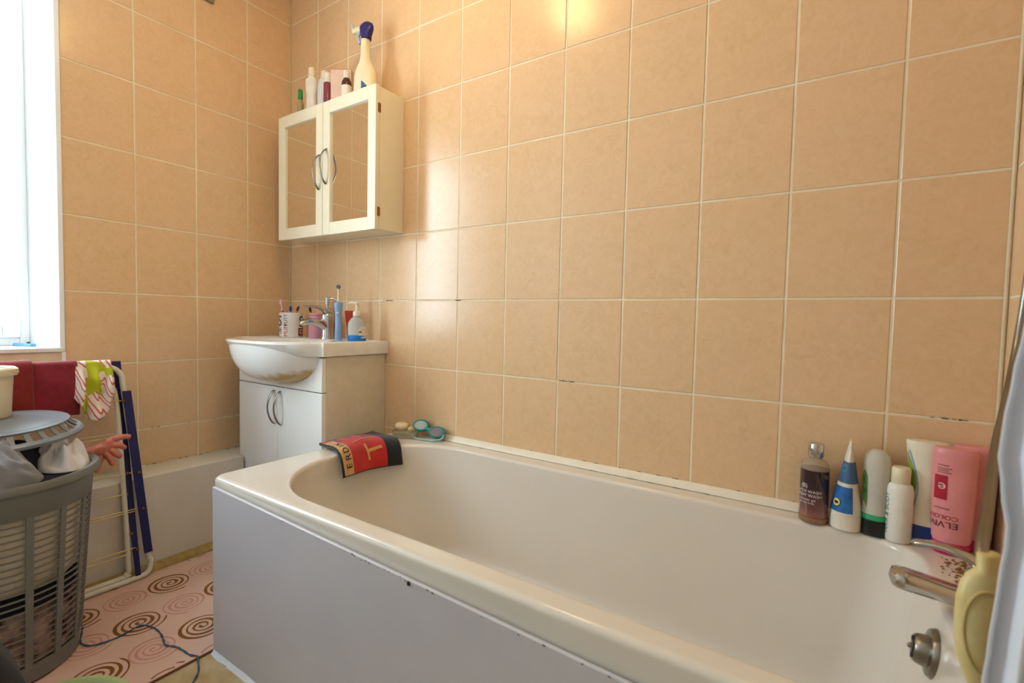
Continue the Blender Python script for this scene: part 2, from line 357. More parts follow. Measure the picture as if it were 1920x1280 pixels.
# seal strip between the bath and the tiles
ss = MB(); ss.loft([[(x, -.0005, BZ+.001), (x, -.016, BZ+.0012), (x, -.013, BZ+.007), (x, -.0065, BZ+.013), (x, -.0005, BZ+.019)] for x in (.93, 1.4, 1.9, 2.393)])
tag(ss.obj('trim_10', SEAL), kind='structure')
ms = MB()
for i in range(40):
    x = R_.choice((R_.uniform(1.5, 2.1), R_.uniform(1.0, 2.1))); r = R_.uniform(.0006, .0016); ln = R_.uniform(1, 7)
    if R_.random() < .5: y, z, u = -.0002, BZ+.0195, Vector((0, -.3, 1))
    else: y, z, u = -.0172, BZ+.0006, Vector((0, -1, 0))
    ms.loft([[Vector((x, y, z)) + Vector((r*ln*math.cos(a*pi/4), 0, 0)) + u*(r*math.sin(a*pi/4)) + Vector((0, -.0003*dy, .0003*dy)) for a in range(8)] for dy in (0, 1)])
for x0, x1, z in ((1.425, 1.475, .726), (2.28, 2.355, .726), (1.0, 1.02, .975), (.62, .70, .975)):
    for i in range(9):
        x = R_.uniform(x0, x1); r = R_.uniform(.0006, .0014); ln = R_.uniform(2, 7)
        ms.loft([[(x+r*ln*math.cos(a*pi/4), -.0001-.0003*dy, z+r*math.sin(a*pi/4)) for a in range(8)] for dy in (0, 1)])
for i in range(26):
    y = -R_.uniform(.22, .62); r = R_.uniform(.0006, .0014); ln = R_.uniform(2, 6); z = R_.choice((.3385, .3385, .475))
    ms.loft([[(.0001+.0003*dy, y+r*ln*math.cos(a*pi/4), z+r*math.sin(a*pi/4)) for a in range(8)] for dy in (0, 1)])
tag(ms.obj('mould', MOULD), 'dark mould specks in the seal and joints of the tiles', 'mould', kind='stuff')

# bath mixer tap
tap = empty('bath_tap', (2.325, -.34, BZ), 'chrome lever mixer tap on the end of the bath', 'tap')
MB().lathe([(.034, 0), (.034, .005), (.027, .01), (.025, .05), (.027, .066), (.024, .078), (.012, .084)], (2.325, -.34, BZ+.0005), 32).obj('tap_body', CHROME, tap)
def paddle(path, wd, th, mtl, name, parent, n=16):
    rings = []
    P = smooth_path(path, 6); N = len(P)
    for i, p in enumerate(P):
        t = i/(N-1); a = P[max(i-1, 0)]; b = P[min(i+1, N-1)]; d = (b-a).normalized(); sd = d.cross(Vector((0, 0, 1))).normalized(); up = sd.cross(d)
        w_ = wd(t); h_ = th(t)
        rings.append([p+sd*(w_*math.copysign(abs(math.cos(2*pi*k/n))**.7, math.cos(2*pi*k/n)))+up*(h_*math.copysign(abs(math.sin(2*pi*k/n))**.8, math.sin(2*pi*k/n))) for k in range(n)])
    return MB().loft(rings).obj(name, mtl, parent)
def endcap(t, a, b):
    k = a+(b-a)*t
    return k*math.sqrt(max(.02, 1-max(0, (t-.86)/.14)**2))
paddle([(2.315, -.34, BZ+.030), (2.285, -.345, BZ+.034), (2.25, -.35, BZ+.040), (2.207, -.355, BZ+.046)], lambda t: endcap(t, .019, .024), lambda t: endcap(t, .013, .0155), CHROME, 'spout', tap)
paddle([(2.330, -.335, BZ+.076), (2.30, -.33, BZ+.092), (2.27, -.325, BZ+.098), (2.235, -.32, BZ+.094)], lambda t: endcap(t, .018, .009), lambda t: endcap(t, .007, .0032), CHROME, 'lever', tap)
# rust and limescale crumbs on the deck behind the tap
rc = MB()
for i in range(420):
    x = 2.350+R_.gauss(0, .022); y = -.150+R_.gauss(0, .035)
    if x > 2.39 or y > -.098 or x < 2.30: continue
    r = R_.uniform(.0010, .0032)
    rc.lathe([(r, 0), (r*.7, r*.45), (r*.2, r*.6)], (x, y, BZ+.0003), 6)
tag(rc.obj('limescale', mat('rusty_scale', (150, 104, 40), .8, col2=(96, 60, 22), scale=150, amount=.6)), 'brown rusty limescale crumbs on the bath end behind the tap', 'limescale', kind='stuff')

# shower hose and handset
hs = empty('shower', (2.262, -.60, .53), 'yellowed hand shower hanging head-down on its steel hose', 'shower')
hp = smooth_path([(2.2605, -.602, .662), (2.264, -.585, .672), (2.278, -.53, .692), (2.310, -.40, .748), (2.341, -.30, .813), (2.368, -.21, .885), (2.381, -.19, 1.02), (2.384, -.20, 1.25), (2.385, -.22, 1.42)], 30)
def resample(P, d):
    out = [P[0]]; acc = 0
    for a, b in zip(P[:-1], P[1:]):
        L = (b-a).length; t = d-acc
        while t <= L: out.append(a.lerp(b, t/L)); t += d
        acc = L-(t-d)
    return out
hp = resample(hp, .0021); rad = [(.0062, .0054)[i % 2] for i in range(len(hp))]
MB().tube(hp, rad, 10).obj('hose', BRUSHED, hs, auto=False)
MB().lathe([(.016, 0), (.016, .03), (.012, .034)], n=16).obj('wall_elbow', CHROME, hs).matrix_world = Matrix.Translation((2.3995, -.22, 1.43)) @ Matrix.Rotation(-pi/2, 4, 'Y')
YEL = mat('yellowed_plastic', (224, 207, 152), .35, col2=(204, 180, 110), scale=22, amount=.5)
hb = MB(); N = 32; HR = []
for z, a, b in ((.668, .009, .009), (.666, .0125, .0125), (.652, .0125, .0125), (.650, .0145, .013), (.644, .022, .014), (.634, .0285, .0155), (.618, .0325, .017), (.60, .034, .0175), (.575, .0345, .0175), (.555, .032, .017), (.535, .025, .015), (.518, .0165, .0115), (.507, .008, .006), (.505, .002, .002)):
    HR.append([(2.2665+a*.9*math.cos(2*pi*k/N)*.97+b*math.sin(2*pi*k/N)*.2+(.66-z)*.03, -.602+b*math.sin(2*pi*k/N)+a*math.cos(2*pi*k/N)*.22-(.66-z)*.10, z) for k in range(N)])
hb.loft(HR).obj('handset', YEL, hs, auto=False)
g = MB(); gp = []
for k in range(28):
    a = 2*pi*k/28; u, v = .021*math.cos(a), .044*math.sin(a); z = .588+v
    bb = .0165*math.sqrt(max(0, 1-(u/.034)**2)); gp.append((2.2655+u*.97-bb*.2+(.66-z)*.03, -.602-bb+u*.22-(.66-z)*.10, z))
g.tube(gp, .0016, 6, closed=True).obj('face_ring', mat('yellowed_groove', (206, 184, 118), .4), hs)

# shower curtain bunched at the tap end
EK = [(.10, 2.236), (.50, 2.238), (.594, 2.2385), (.635, 2.241), (.684, 2.244), (.733, 2.2475), (.770, 2.2425), (.803, 2.239), (.831, 2.241), (.874, 2.245), (.915, 2.250), (1.1, 2.262), (1.5, 2.268), (2.1, 2.262)]
def edge_x(z):
    for (a, xa), (b, xb) in zip(EK[:-1], EK[1:]):
        if a <= z <= b: t = (z-a)/(b-a); t = t*t*(3-2*t); return xa+(xb-xa)*t
    return EK[-1][1]
cu = MB(); NX, NZ = 150, 92; V = []
for j in range(NZ+1):
    z = 2.0-(2.0-.16)*j/NZ
    sw = edge_x(z)-2.247
    for i in range(NX+1):
        t = i/NX; ph = t*2*pi*5.5
        x = 2.247+sw*(1-t)+.135*t+.006*math.sin(ph*2+z*2)*min(1, t*6); y = -.735+.024*math.sin(ph+.5*math.sin(z*3)*min(1, t*5))*min(1, .25+t*5)*(1-.35*(z > 1.6)*(z-1.6))+.004*noise.noise((x*20, z*6, 1))*min(1, t*6)
        V.append((x, y, z))
cu.add(V, [(j*(NX+1)+i, j*(NX+1)+i+1, (j+1)*(NX+1)+i+1, (j+1)*(NX+1)+i) for j in range(NZ) for i in range(NX)])
co = cu.obj('shower_curtain', mat('curtain_fabric', (226, 226, 232), .6, col2=(221, 221, 227), bump=.1, bscale=300), solid=.0012, auto=False)
tag(co, 'white shower curtain bunched up at the tap end of the bath', 'curtain')
rl = empty('curtain_rail', (1.2, -.735, 2.04), 'white tubular shower curtain rail across the room over the bath', 'rail')
MB().tube([(.0, -.735, 2.04), (1.2, -.735, 2.04), (2.398, -.735, 2.04)], .011, 14).obj('pole', WHITE, rl)
for i in range(7): MB().tube([(2.255+i*.02, -.735+.018*math.cos(a*pi/8), 2.028+.026*math.sin(a*pi/8)) for a in range(16)], .0018, 6, closed=True).obj('ring', WHITE, rl)

# ------------------------------------------------------------------ vanity unit and basin
VX0, VX1, VY, VZ = .10, .645, -.268, .765
van = empty('vanity_unit', (.37, -.14, 0), 'white vanity unit with two doors below the basin', 'cabinet')
MB().box(VX0, VX1, VY, -.0008, .06, VZ).obj('carcass', mat('vanity_side', (232, 222, 200), .35), van, bevel=.0015)
MB().box(VX0+.02, VX1-.02, VY+.03, -.02, .0005, .06).obj('plinth', VANW, van, smooth=False)
MB().box(VX0, VX1, VY-.018, VY-.0005, .640, VZ-.002).obj('fascia', VANW, van, bevel=.002)
def bow_handle(x, y, z0, z1, parent, r=.005, out=.026):
    n = 18; rings = []
    for i in range(n+1):
        t = i/n; z = z0+(z1-z0)*t; o_ = out*math.sin(pi*min(1, max(0, t)))**.75
        hw = .0035+.0035*abs(2*t-1)**2
        rings.append([(x+hw*math.cos(a*pi/4), y-.001-o_+.0028*math.sin(a*pi/4), z) for a in range(8)])
    return MB().loft(rings).obj('handle', BRUSHED, parent)
for xa, xb, hx in ((VX0, .3715, .352), (.3735, VX1, .394)):
    d_ = MB().box(xa, xb, VY-.018, VY-.0005, .075, .6365).obj('door', VANW, van, bevel=.002)
    bow_handle(hx, VY-.018, .494, .624, d_)
# basin
basin = empty('washbasin', (.3725, -.2, VZ), 'white ceramic washbasin with rounded bowl on the vanity unit', 'basin')
bcx, bcy = .3725, -.215
SX0, SX1, SYF = .085, .662, -.292
def outline(z, grow=0.0, bul=.128):
    pts = []
    for k in range(12): pts.append((SX1-(SX1-SX0)*k/12, 0))      # back, right to left
    for k in range(10): pts.append((SX0, SYF*k/10))
    for k in range(48):
        t = k/48; x = SX0+(SX1-SX0)*t; u = (x-bcx)/((SX1-SX0)/2)
        b = bul*max(0, 1-abs(u/.93)**2.3)**.62 if abs(u) < .93 else 0
        pts.append((x, SYF-b))
    for k in range(10): pts.append((SX1, SYF*(1-k/10)))
    o = []
    for x, y in pts:
        dx, dy = x-bcx, y-bcy; l = math.hypot(dx, dy); q = 1-grow/l
        yy = bcy+dy*q
        o.append((bcx+dx*q, min(yy, -.0008), z))
    return o
def ell(z, a, b, cy=-.25):
    o = []
    for x, y, _ in outline(0):
        an = math.atan2((y-cy)/b, (x-bcx)/a); o.append((bcx+a*math.cos(an), cy+b*math.sin(an), z))
    return o
T = .818
rg = [outline(VZ+.001, .012, .085), outline(VZ+.003, .002, .09), outline(VZ+.02, 0, .112), outline(T-.010, 0), outline(T-.003, .003), outline(T, .010), outline(T, .020), outline(T-.003, .026)]
rg += [ell(T-.004, .212, .142), ell(T-.010, .203, .134), ell(T-.04, .18, .115), ell(T-.08, .14, .085), ell(T-.105, .08, .05), ell(T-.112, .03, .02)]
BASM = mat('basin_ceramic', (242, 240, 236), .1, coat=.4)
MB().loft(rg, cap0=False).obj('rim', BASM, basin)
# bowl front hanging below the slab, with a yellow-brown stain under it
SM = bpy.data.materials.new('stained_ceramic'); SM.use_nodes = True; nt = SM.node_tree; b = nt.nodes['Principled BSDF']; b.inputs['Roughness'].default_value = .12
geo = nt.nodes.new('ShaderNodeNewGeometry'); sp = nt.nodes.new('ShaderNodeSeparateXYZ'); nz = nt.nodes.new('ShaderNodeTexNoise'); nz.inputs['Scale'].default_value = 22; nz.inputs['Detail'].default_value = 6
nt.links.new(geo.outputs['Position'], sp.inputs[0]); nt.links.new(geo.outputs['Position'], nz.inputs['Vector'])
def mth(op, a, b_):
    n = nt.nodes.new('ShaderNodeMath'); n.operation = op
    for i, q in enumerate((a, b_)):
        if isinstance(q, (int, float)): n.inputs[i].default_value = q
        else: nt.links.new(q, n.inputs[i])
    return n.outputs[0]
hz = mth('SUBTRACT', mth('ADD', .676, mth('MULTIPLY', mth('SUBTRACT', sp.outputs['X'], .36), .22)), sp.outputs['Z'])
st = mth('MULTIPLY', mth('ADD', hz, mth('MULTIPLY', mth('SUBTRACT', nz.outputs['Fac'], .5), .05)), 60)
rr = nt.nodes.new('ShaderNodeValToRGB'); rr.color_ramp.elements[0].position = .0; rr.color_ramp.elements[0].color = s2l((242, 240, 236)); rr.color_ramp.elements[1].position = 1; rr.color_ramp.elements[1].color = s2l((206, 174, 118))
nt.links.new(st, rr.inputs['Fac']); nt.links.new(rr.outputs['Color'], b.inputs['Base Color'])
br = []
for k in range(0, 11):
    a = k/10*pi/2; s_ = math.cos(a)**.72; z = T-.009-(.150)*math.sin(a)
    ring = []
    for i in range(49):
        t = i/48; x = SX0+(SX1-SX0)*t; u = (x-bcx)/((SX1-SX0)/2)
        q = .128*max(0, 1-abs(u/.93)**2.3)**.62 if abs(u) < .93 else 0
        xx = bcx+(x-bcx)*.925*(s_*.90+.10); yy = (SYF+.0045)+(-q*1.0-.0)*s_*(1-.0*k)
        ring.append((xx, yy, z))
    ring += [(bcx+.925*(SX1-bcx)*(s_*.90+.10), -.2868, z), (bcx-.925*(bcx-SX0)*(s_*.90+.10), -.2868, z)]
    br.append(ring)
MB().loft(br).obj('bowl', SM, basin)
MB().lathe([(.02, 0), (.02, .004), (.012, .005)], (bcx, -.25, T-.1125), 20).obj('drain', CHROME, basin)

# basin mixer
bt = empty('basin_tap', (.3725, -.065, T), 'chrome single-lever tap at the back of the washbasin', 'tap')
tx, ty = .3725, -.068
MB().lathe([(.030, 0), (.030, .006), (.026, .012), (.025, .055), (.027, .085), (.026, .098), (.020, .108), (.008, .112)], (tx, ty, T-.0045), 32).obj('tap_body', CHROME, bt)
paddle([(tx, ty, T+.040), (tx, ty-.04, T+.062), (tx, ty-.085, T+.068), (tx, ty-.125, T+.058)], lambda t: endcap(t, .021, .014), lambda t: endcap(t, .020, .010), CHROME, 'spout', bt)
paddle([(tx, ty+.012, T+.100), (tx, ty-.02, T+.118), (tx, ty-.06, T+.128), (tx, ty-.125, T+.127)], lambda t: endcap(t, .022, .006), lambda t: endcap(t, .012, .0025), CHROME, 'lever', bt)

# ---- things on the basin
TB = T-.0035
BLACK = mat('print_black', (22, 20, 26), .6); RED = mat('print_red', (200, 38, 36), .5); DRED = mat('print_dark_red', (150, 20, 20), .5)
def cyl_fn(cx, cy, r, z0, a0):
    return lambda u, v: (cx+(r+.0004)*math.cos(a0+u/r), cy+(r+.0004)*math.sin(a0+u/r), z0+v)
mx_, my_, mr_ = .170, -.103, .047
VIEW = math.atan2(-1.32-my_, 2.11-mx_)     # direction towards the room
mug = empty('mug', (mx_, my_, TB), 'white printed mug holding toothbrushes on the washbasin', 'mug')
MB().lathe([(mr_-.003, 0), (mr_, .003), (mr_, .104), (mr_-.0015, .1055), (mr_-.004, .104), (mr_-.004, .006), (.005, .005)], (mx_, my_, TB), 40).obj('body', mat('mug_white', (236, 234, 230), .2, coat=.3), mug)
hnd = smooth_path([(mr_-.003, 0, .085), (mr_+.02, 0, .088), (mr_+.032, 0, .065), (mr_+.03, 0, .04), (mr_+.015, 0, .022), (mr_-.003, 0, .022)], 6)
ha = VIEW+2.6
MB().tube([(mx_+p.x*math.cos(ha), my_+p.x*math.sin(ha), TB+p.z) for p in hnd], .0055, 8).obj('handle', MATS['mug_white'], mug)
for s_, sz, m_, a, z, ro in (('S', .062, BLACK, -1.12, .068, 0), ('M', .034, BLACK, -1.15, .026, 0), ('PUTT', .021, BLACK, -.45, .074, pi/2), ('MUM', .023, RED, -.45, .030, pi/2), ('S', .066, BLACK, 1.0, .066, 0), ('D', .030, MATS['mug_white'], 1.0, .024, 0)):
    text_on(cyl_fn(mx_, my_, mr_+(.0005 if s_ == 'D' else 0), TB+z, VIEW+a), s_, sz, m_, mug, rot=ro)
fn = cyl_fn(mx_, my_, mr_, TB+.024, VIEW+1.0); n_ = 10
pm = MB(); pm.add([fn(-.017+.034*i/n_, v) for v in (-.017, .017) for i in range(n_+1)], [(i, i+1, n_+2+i, n_+1+i) for i in range(n_)]); pm.obj('red_patch', DRED, mug, recalc=False)
def toothbrush(foot, top, colr, head, label, ring=None):
    f_, t_ = Vector(foot), Vector(top); d = (t_-f_); L = d.length; d.normalize()
    tb = empty('toothbrush', foot, label, 'toothbrush', 'toothbrushes in the mug')
    P = [f_+d*L*k/10 for k in range(11)]
    MB().tube(P[:8], [.003, .0046, .005, .0046, .0036, .003, .0045, .0035], 8).obj('handle', mat('tb_'+str(colr), colr, .35), tb)
    MB().tube(P[7:], [.0033, .0028, .0048, .004], 8).obj('head', mat('tb_'+str(head), head, .35), tb)
    sd = d.cross(Vector((0, 0, 1))).normalized(); q = f_+d*L*.93
    bm_ = MB(); e = (Vector((.75, -.66, 0))-d*d.dot(Vector((.75, -.66, 0)))).normalized(); s2 = d.cross(e)
    bm_.loft([[q+d*(.012*math.cos(a*pi/5))+s2*(.0048*math.sin(a*pi/5))+e*h for a in range(10)] for h in (.003, .013)]).obj('bristles', mat('br_'+str(ring or head), ring or head, .7), tb)
toothbrush((mx_-.012, my_-.020, TB+.008), (mx_-.030, my_-.028, TB+.160), (214, 26, 84), (240, 190, 200), 'pink and white toothbrush, tallest in the mug', (238, 178, 196))
toothbrush((mx_-.02, my_+.012, TB+.008), (mx_+.012, my_-.008, TB+.134), (222, 206, 178), (200, 214, 224), 'pale toothbrush with blue bristles in the mug', (40, 70, 180))
toothbrush((mx_-.006, my_-.016, TB+.008), (mx_+.018, my_+.026, TB+.132), (170, 66, 80), (228, 160, 30), 'purple-red toothbrush with orange head in the mug', (92, 60, 40))
# yellow and black brush leaning behind
PINK = mat('pink_plastic', (232, 164, 184), .35, sss=.1)
tm = empty('tumbler', (.285, -.058, TB), 'pink plastic tumbler beside the printed mug on the washbasin', 'tumbler')
MB().lathe([(.031, 0), (.034, .004), (.030, .095), (.0295, .105), (.0275, .105), (.029, .01), (.005, .008)], (.285, -.058, TB), 36).obj('cup', PINK, tm)
MB().lathe([(.0305, 0), (.0318, .004), (.0305, .008)], (.285, -.058, TB+.092), 36, cap0=False, cap1=False).obj('band', mat('pink_dark', (214, 140, 160), .35), tm)
toothbrush((.274, -.056, TB+.010), (.256, -.070, TB+.128), (226, 200, 30), (226, 200, 30), 'yellow and black toothbrush leaning in the pink tumbler', (30, 28, 36))
sd_ = empty('soap_dispenser', (.322, -.040, TB), 'pink soap dispenser with chrome pump behind the basin tap', 'soap dispenser')
sx_, sy_ = .322, -.033
MB().lathe([(.024, 0), (.026, .004), (.026, .085), (.024, .100), (.014, .108), (.014, .112)], (sx_, sy_, TB), 32).obj('bottle', PINK, sd_)
MB().lathe([(.016, .112), (.016, .126), (.006, .128), (.006, .142), (.009, .143), (.009, .172), (.004, .174)], (sx_, sy_, TB), 20).obj('pump', CHROME, sd_)
MB().tube(smooth_path([(sx_, sy_, TB+.167), (sx_+.03, sy_+.012, TB+.167), (sx_+.052, sy_+.02, TB+.150)], 5), .0045, 8).obj('nozzle', CHROME, sd_)
eb = empty('electric_toothbrush', (.494, -.105, TB), 'light blue electric toothbrush standing upright beside the basin tap', 'toothbrush')
BLUE = mat('pale_blue_plastic', (140, 176, 222), .35)
ex, ey = .492, -.105
MB().lathe([(.012, 0), (.0135, .003), (.0125, .06), (.0125, .10), (.0145, .125), (.017, .140), (.014, .148), (.006, .152)], (ex, ey, TB), 24).obj('handle', BLUE, eb)
MB().lathe([(.006, .150), (.0045, .17), (.0038, .195), (.005, .204)], (ex, ey, TB), 14).obj('neck', mat('brush_cream', (240, 226, 200), .35), eb)
hd_ = MB().lathe([(.0085, -.004), (.009, 0), (.008, .010), (.002, .0105)], n=18).obj('brush_head', mat('brush_grey', (96, 118, 140), .6), eb); hd_.matrix_world = Matrix.Translation((ex, ey, TB+.210)) @ Matrix.Rotation(pi/2, 4, 'Y') @ Matrix.Rotation(.6, 4, 'X')
MB().lathe([(.0040, 0), (.0045, .003), (.0035, .006)], n=12).obj('button', mat('button_white', (225, 232, 240), .4), eb).matrix_world = Matrix.Translation((ex+.0085, ey-.0095, TB+.108)) @ Matrix.Rotation(math.radians(90), 4, Vector((.7, .7, 0)))
tt = empty('toothpaste', (.475, -.045, TB), 'red tube standing on its cap behind the electric toothbrush', 'tube')
rg = []
for t in range(9):
    k = t/8; z = .02+.098*k; a = .011+.024*k; b_ = .011*(1-k)+.0012
    rg.append([(.478+a*math.cos(q*pi/10)+.010*(1-k), -.045+b_*math.sin(q*pi/10)-.2*a*math.cos(q*pi/10)*k, TB+z) for q in range(20)])
MB().loft(rg).obj('tube_body', mat('red_tube', (178, 34, 22), .35), tt)
MB().lathe([(.010, 0), (.011, .002), (.0105, .02)], (.488, -.045, TB), 20).obj('cap', mat('red_cap', (150, 24, 20), .4), tt)
pb = empty('pump_bottle', (.58, -.085, TB), 'clear pump bottle with blue base and white pump on the washbasin', 'bottle')
CLEAR = mat('cloudy_plastic', (222, 224, 220), .2, trans=.4, ior=1.15)
qx, qy = .582, -.088
def oval(prof, c, n=32, ang=0):
    rg = []
    for a, b_, z in prof:
        rg.append([(c[0]+a*math.cos(2*pi*k/n)*math.cos(ang)-b_*math.sin(2*pi*k/n)*math.sin(ang), c[1]+a*math.cos(2*pi*k/n)*math.sin(ang)+b_*math.sin(2*pi*k/n)*math.cos(ang), c[2]+z) for k in range(n)])
    return rg
AN = .58
MB().loft(oval([(.034, .02, .022), (.035, .021, .05), (.033, .020, .07), (.024, .017, .085), (.013, .012, .094), (.012, .012, .100)], (qx, qy, TB), ang=AN)).obj('bottle', CLEAR, pb)
MB().loft(oval([(.033, .020, 0), (.0353, .0213, .003), (.0356, .0215, .022), (.030, .020, .024)], (qx, qy, TB), ang=AN)).obj('base_band', mat('blue_band', (18, 112, 190), .35), pb)
MB().lathe([(.015, .098), (.015, .113), (.006, .116), (.005, .142), (.009, .143), (.009, .149), (.003, .151)], (qx, qy, TB), 20).obj('pump', mat('pump_cream', (242, 228, 204), .35), pb)
MB().tube([(qx-.002, qy, TB+.147), (qx-.028, qy-.012, TB+.148), (qx-.034, qy-.014, TB+.143)], .0035, 8).obj('nozzle', MATS['pump_cream'], pb)
lb = []
for k in range(9):
    for j in range(9):
        u = -1.25+1.15*k/8
        rr_ = 1.015; e = (1-abs(j/4-1)**2.2*.25)
        lb.append((qx+.035*rr_*math.cos(u*e)*math.cos(AN)-.021*rr_*math.sin(u*e)*math.sin(AN), qy+.035*rr_*math.cos(u*e)*math.sin(AN)+.021*rr_*math.sin(u*e)*math.cos(AN), TB+.012+.048*j/8))
q_ = MB(); q_.add(lb, [(k*9+j, k*9+j+1, (k+1)*9+j+1, (k+1)*9+j) for k in range(8) for j in range(8)]); q_.obj('label_patch', mat('label_cream', (226, 214, 190), .5), pb, recalc=False)
q_ = MB(); q_.box(-.006, .006, -.0005, .0005, -.002, .002); o_ = q_.obj('print_bar', BLACK, pb); o_.matrix_world = Matrix.Translation((qx+.0300, qy-.0085, TB+.036)) @ Matrix.Rotation(1.1, 4, 'Z')

# ------------------------------------------------------------------ mirror cabinet
MX0, MX1, MY, MZ0, MZ1 = .131, .735, -.118, 1.230, 1.732
mc = empty('mirror_cabinet', (.433, -.06, MZ0), 'cream wall cabinet with two mirrored doors above the washbasin', 'cabinet')
cb = MB(); t_ = .015
cb.box(MX0, MX0+t_, MY, -.0008, MZ0, MZ1); cb.box(MX1-t_, MX1, MY, -.0008, MZ0, MZ1); cb.box(MX0+t_, MX1-t_, MY, -.0008, MZ0, MZ0+t_); cb.box(MX0+t_, MX1-t_, MY, -.0008, MZ1-t_, MZ1); cb.box(MX0+t_, MX1-t_, -.005, -.0008, MZ0+t_, MZ1-t_)
cb.obj('carcass', CABW, mc, smooth=False)
for xa, xb, hx, hz in ((MX0, .430, .409, 1.472), (.4325, MX1, .453, 1.488)):
    d_ = MB(); fw = .042
    d_.box(xa, xa+fw, MY-.018, MY-.0008, MZ0-.004, MZ1+.004); d_.box(xb-fw, xb, MY-.018, MY-.0008, MZ0-.004, MZ1+.004)
    d_.box(xa+fw, xb-fw, MY-.018, MY-.0008, MZ0-.004, MZ0+fw); d_.box(xa+fw, xb-fw, MY-.018, MY-.0008, MZ1-fw, MZ1+.004)
    dr = d_.obj('door', CABW, mc, bevel=.0015)
    MB().box(xa+fw-.003, xb-fw+.003, MY-.010, MY-.007, MZ0+fw-.003, MZ1-fw+.003).obj('mirror', MIRROR, dr, smooth=False)
    bow_handle(hx, MY-.018, hz-.068, hz+.068, dr, out=.028)
for zz in (MZ0+.06, MZ1-.075): MB().box(MX1-.001, MX1+.0022, MY-.008, MY+.004, zz-.016, zz+.016).obj('hinge', BRASS, mc, bevel=.001)

# ---- things on top of the mirror cabinet
def lathe_thing(name, loc, label, cat, parts, group=None, sx=1, sy=1, ang=0, n=28):
    e = empty(name, loc, label, cat, group)
    out = []
    for pn, prof, m_ in parts:
        out.append(MB().loft(oval([(r*sx, r*sy, z) for r, z in prof], loc, n, ang)).obj(pn, m_, e))
    return e, out
CT = MZ1+.0005
WPL = mat('white_plastic', (242, 236, 224), .35); CRP = mat('cream_plastic', (236, 222, 190), .35)
GRN = mat('green_cap', (30, 150, 60), .35)
lathe_thing('small_bottle', (.207, -.085, CT), 'small clear bottle with green cap at the corner end of the mirror cabinet', 'bottle', [('bottle', [(.012, 0), (.013, .003), (.013, .065), (.008, .085)], mat('murky_clear', (178, 160, 110), .3)), ('cap', [(.009, .083), (.010, .086), (.0095, .122), (.006, .126)], GRN)], 'bottles on the mirror cabinet')
lathe_thing('lotion_bottle', (.282, -.083, CT), 'white waisted lotion bottle, tallest of the bottles left of the boxes', 'bottle', [('bottle', [(.024, 0), (.026, .004), (.022, .05), (.021, .08), (.026, .12), (.025, .145), (.012, .160), (.012, .163)], WPL), ('cap', [(.0135, .162), (.0145, .165), (.0145, .192), (.012, .196)], mat('cap_warm', (244, 228, 200), .35))], 'bottles on the mirror cabinet', 1, .7, .5)
lathe_thing('lotion_bottle', (.348, -.070, CT), 'white round-shouldered bottle between the waisted bottle and the maroon one', 'bottle', [('bottle', [(.026, 0), (.028, .004), (.028, .115), (.022, .135), (.013, .142)], mat('greyish_white', (226, 222, 224), .35)), ('cap', [(.014, .141), (.015, .143), (.0145, .168), (.012, .172)], CRP)], 'bottles on the mirror cabinet', 1, .7, .5)
lathe_thing('nail_bottle', (.398, -.090, CT), 'slim maroon bottle with a white cap on the mirror cabinet', 'bottle', [('bottle', [(.015, 0), (.016, .003), (.016, .100), (.013, .104)], mat('maroon_liquid', (140, 62, 74), .25)), ('cap', [(.0125, .104), (.0135, .106), (.013, .140), (.009, .143)], WPL)], 'bottles on the mirror cabinet')
pbx = empty('box', (.45, -.06, CT), 'pink and white cardboard box on the mirror cabinet', 'box')
def obox(cx, cy, z0, wx, wy, h, ang):
    c_, s_ = math.cos(ang), math.sin(ang); pts = [(-wx/2, -wy/2), (wx/2, -wy/2), (wx/2, wy/2), (-wx/2, wy/2)]
    rg = [[(cx+x*c_-y*s_, cy+x*s_+y*c_, z) for x, y in pts] for z in (z0, z0+h)]
    return MB().loft(rg)
obox(.450, -.062, CT, .030, .080, .148, -.99).obj('carton', mat('pale_pink_card', (238, 206, 190), .6), pbx, bevel=.001)
obox(.450, -.062, CT+.148, .0302, .0802, .0015, -.99).obj('pink_top', mat('pink_card', (236, 140, 136), .6), pbx, smooth=False)
lathe_thing('pill_bottle', (.512, -.088, CT), 'small brown bottle with white label and white cap beside the spray bottle', 'bottle', [('label_band', [(.019, 0), (.0195, .003), (.0195, .062), (.019, .064)], WPL), ('shoulder', [(.0188, .064), (.0188, .078), (.012, .090), (.011, .094)], mat('brown_glass', (84, 40, 28), .2)), ('cap', [(.012, .093), (.0125, .095), (.012, .120), (.01, .123)], WPL)], 'bottles on the mirror cabinet')
sb = empty('spray_bottle', (.600, -.075, CT), 'cream spray bottle with dark blue trigger top on the mirror cabinet', 'spray bottle')
spx, spy, sa = .604, -.075, .12
MB().loft(oval([(.050, .027, 0), (.053, .029, .004), (.0525, .029, .05), (.049, .028, .085), (.043, .026, .105), (.033, .023, .122), (.023, .019, .140), (.0185, .017, .160), (.017, .017, .200), (.0165, .0165, .218)], (spx, spy, CT), 32, sa)).obj('bottle', mat('spray_cream', (244, 230, 196), .35), sb)
NVY = mat('navy_plastic', (36, 28, 112), .35); SGY = mat('spray_grey', (186, 196, 214), .35)
MB().loft(oval([(.0175, .0175, .217), (.0195, .0185, .220), (.020, .0185, .232), (.026, .018, .240), (.031, .0175, .250), (.032, .0165, .262), (.028, .0145, .272), (.016, .010, .279), (.004, .003, .281)], (spx+.004, spy, CT), 28, sa)).obj('trigger_cap', NVY, sb)
MB().tube([(spx-.016, spy-.006, CT+.258), (spx-.034, spy-.010, CT+.258), (spx-.052, spy-.014, CT+.256)], [.013, .0125, .0105], 12).obj('nozzle', CRP, sb)
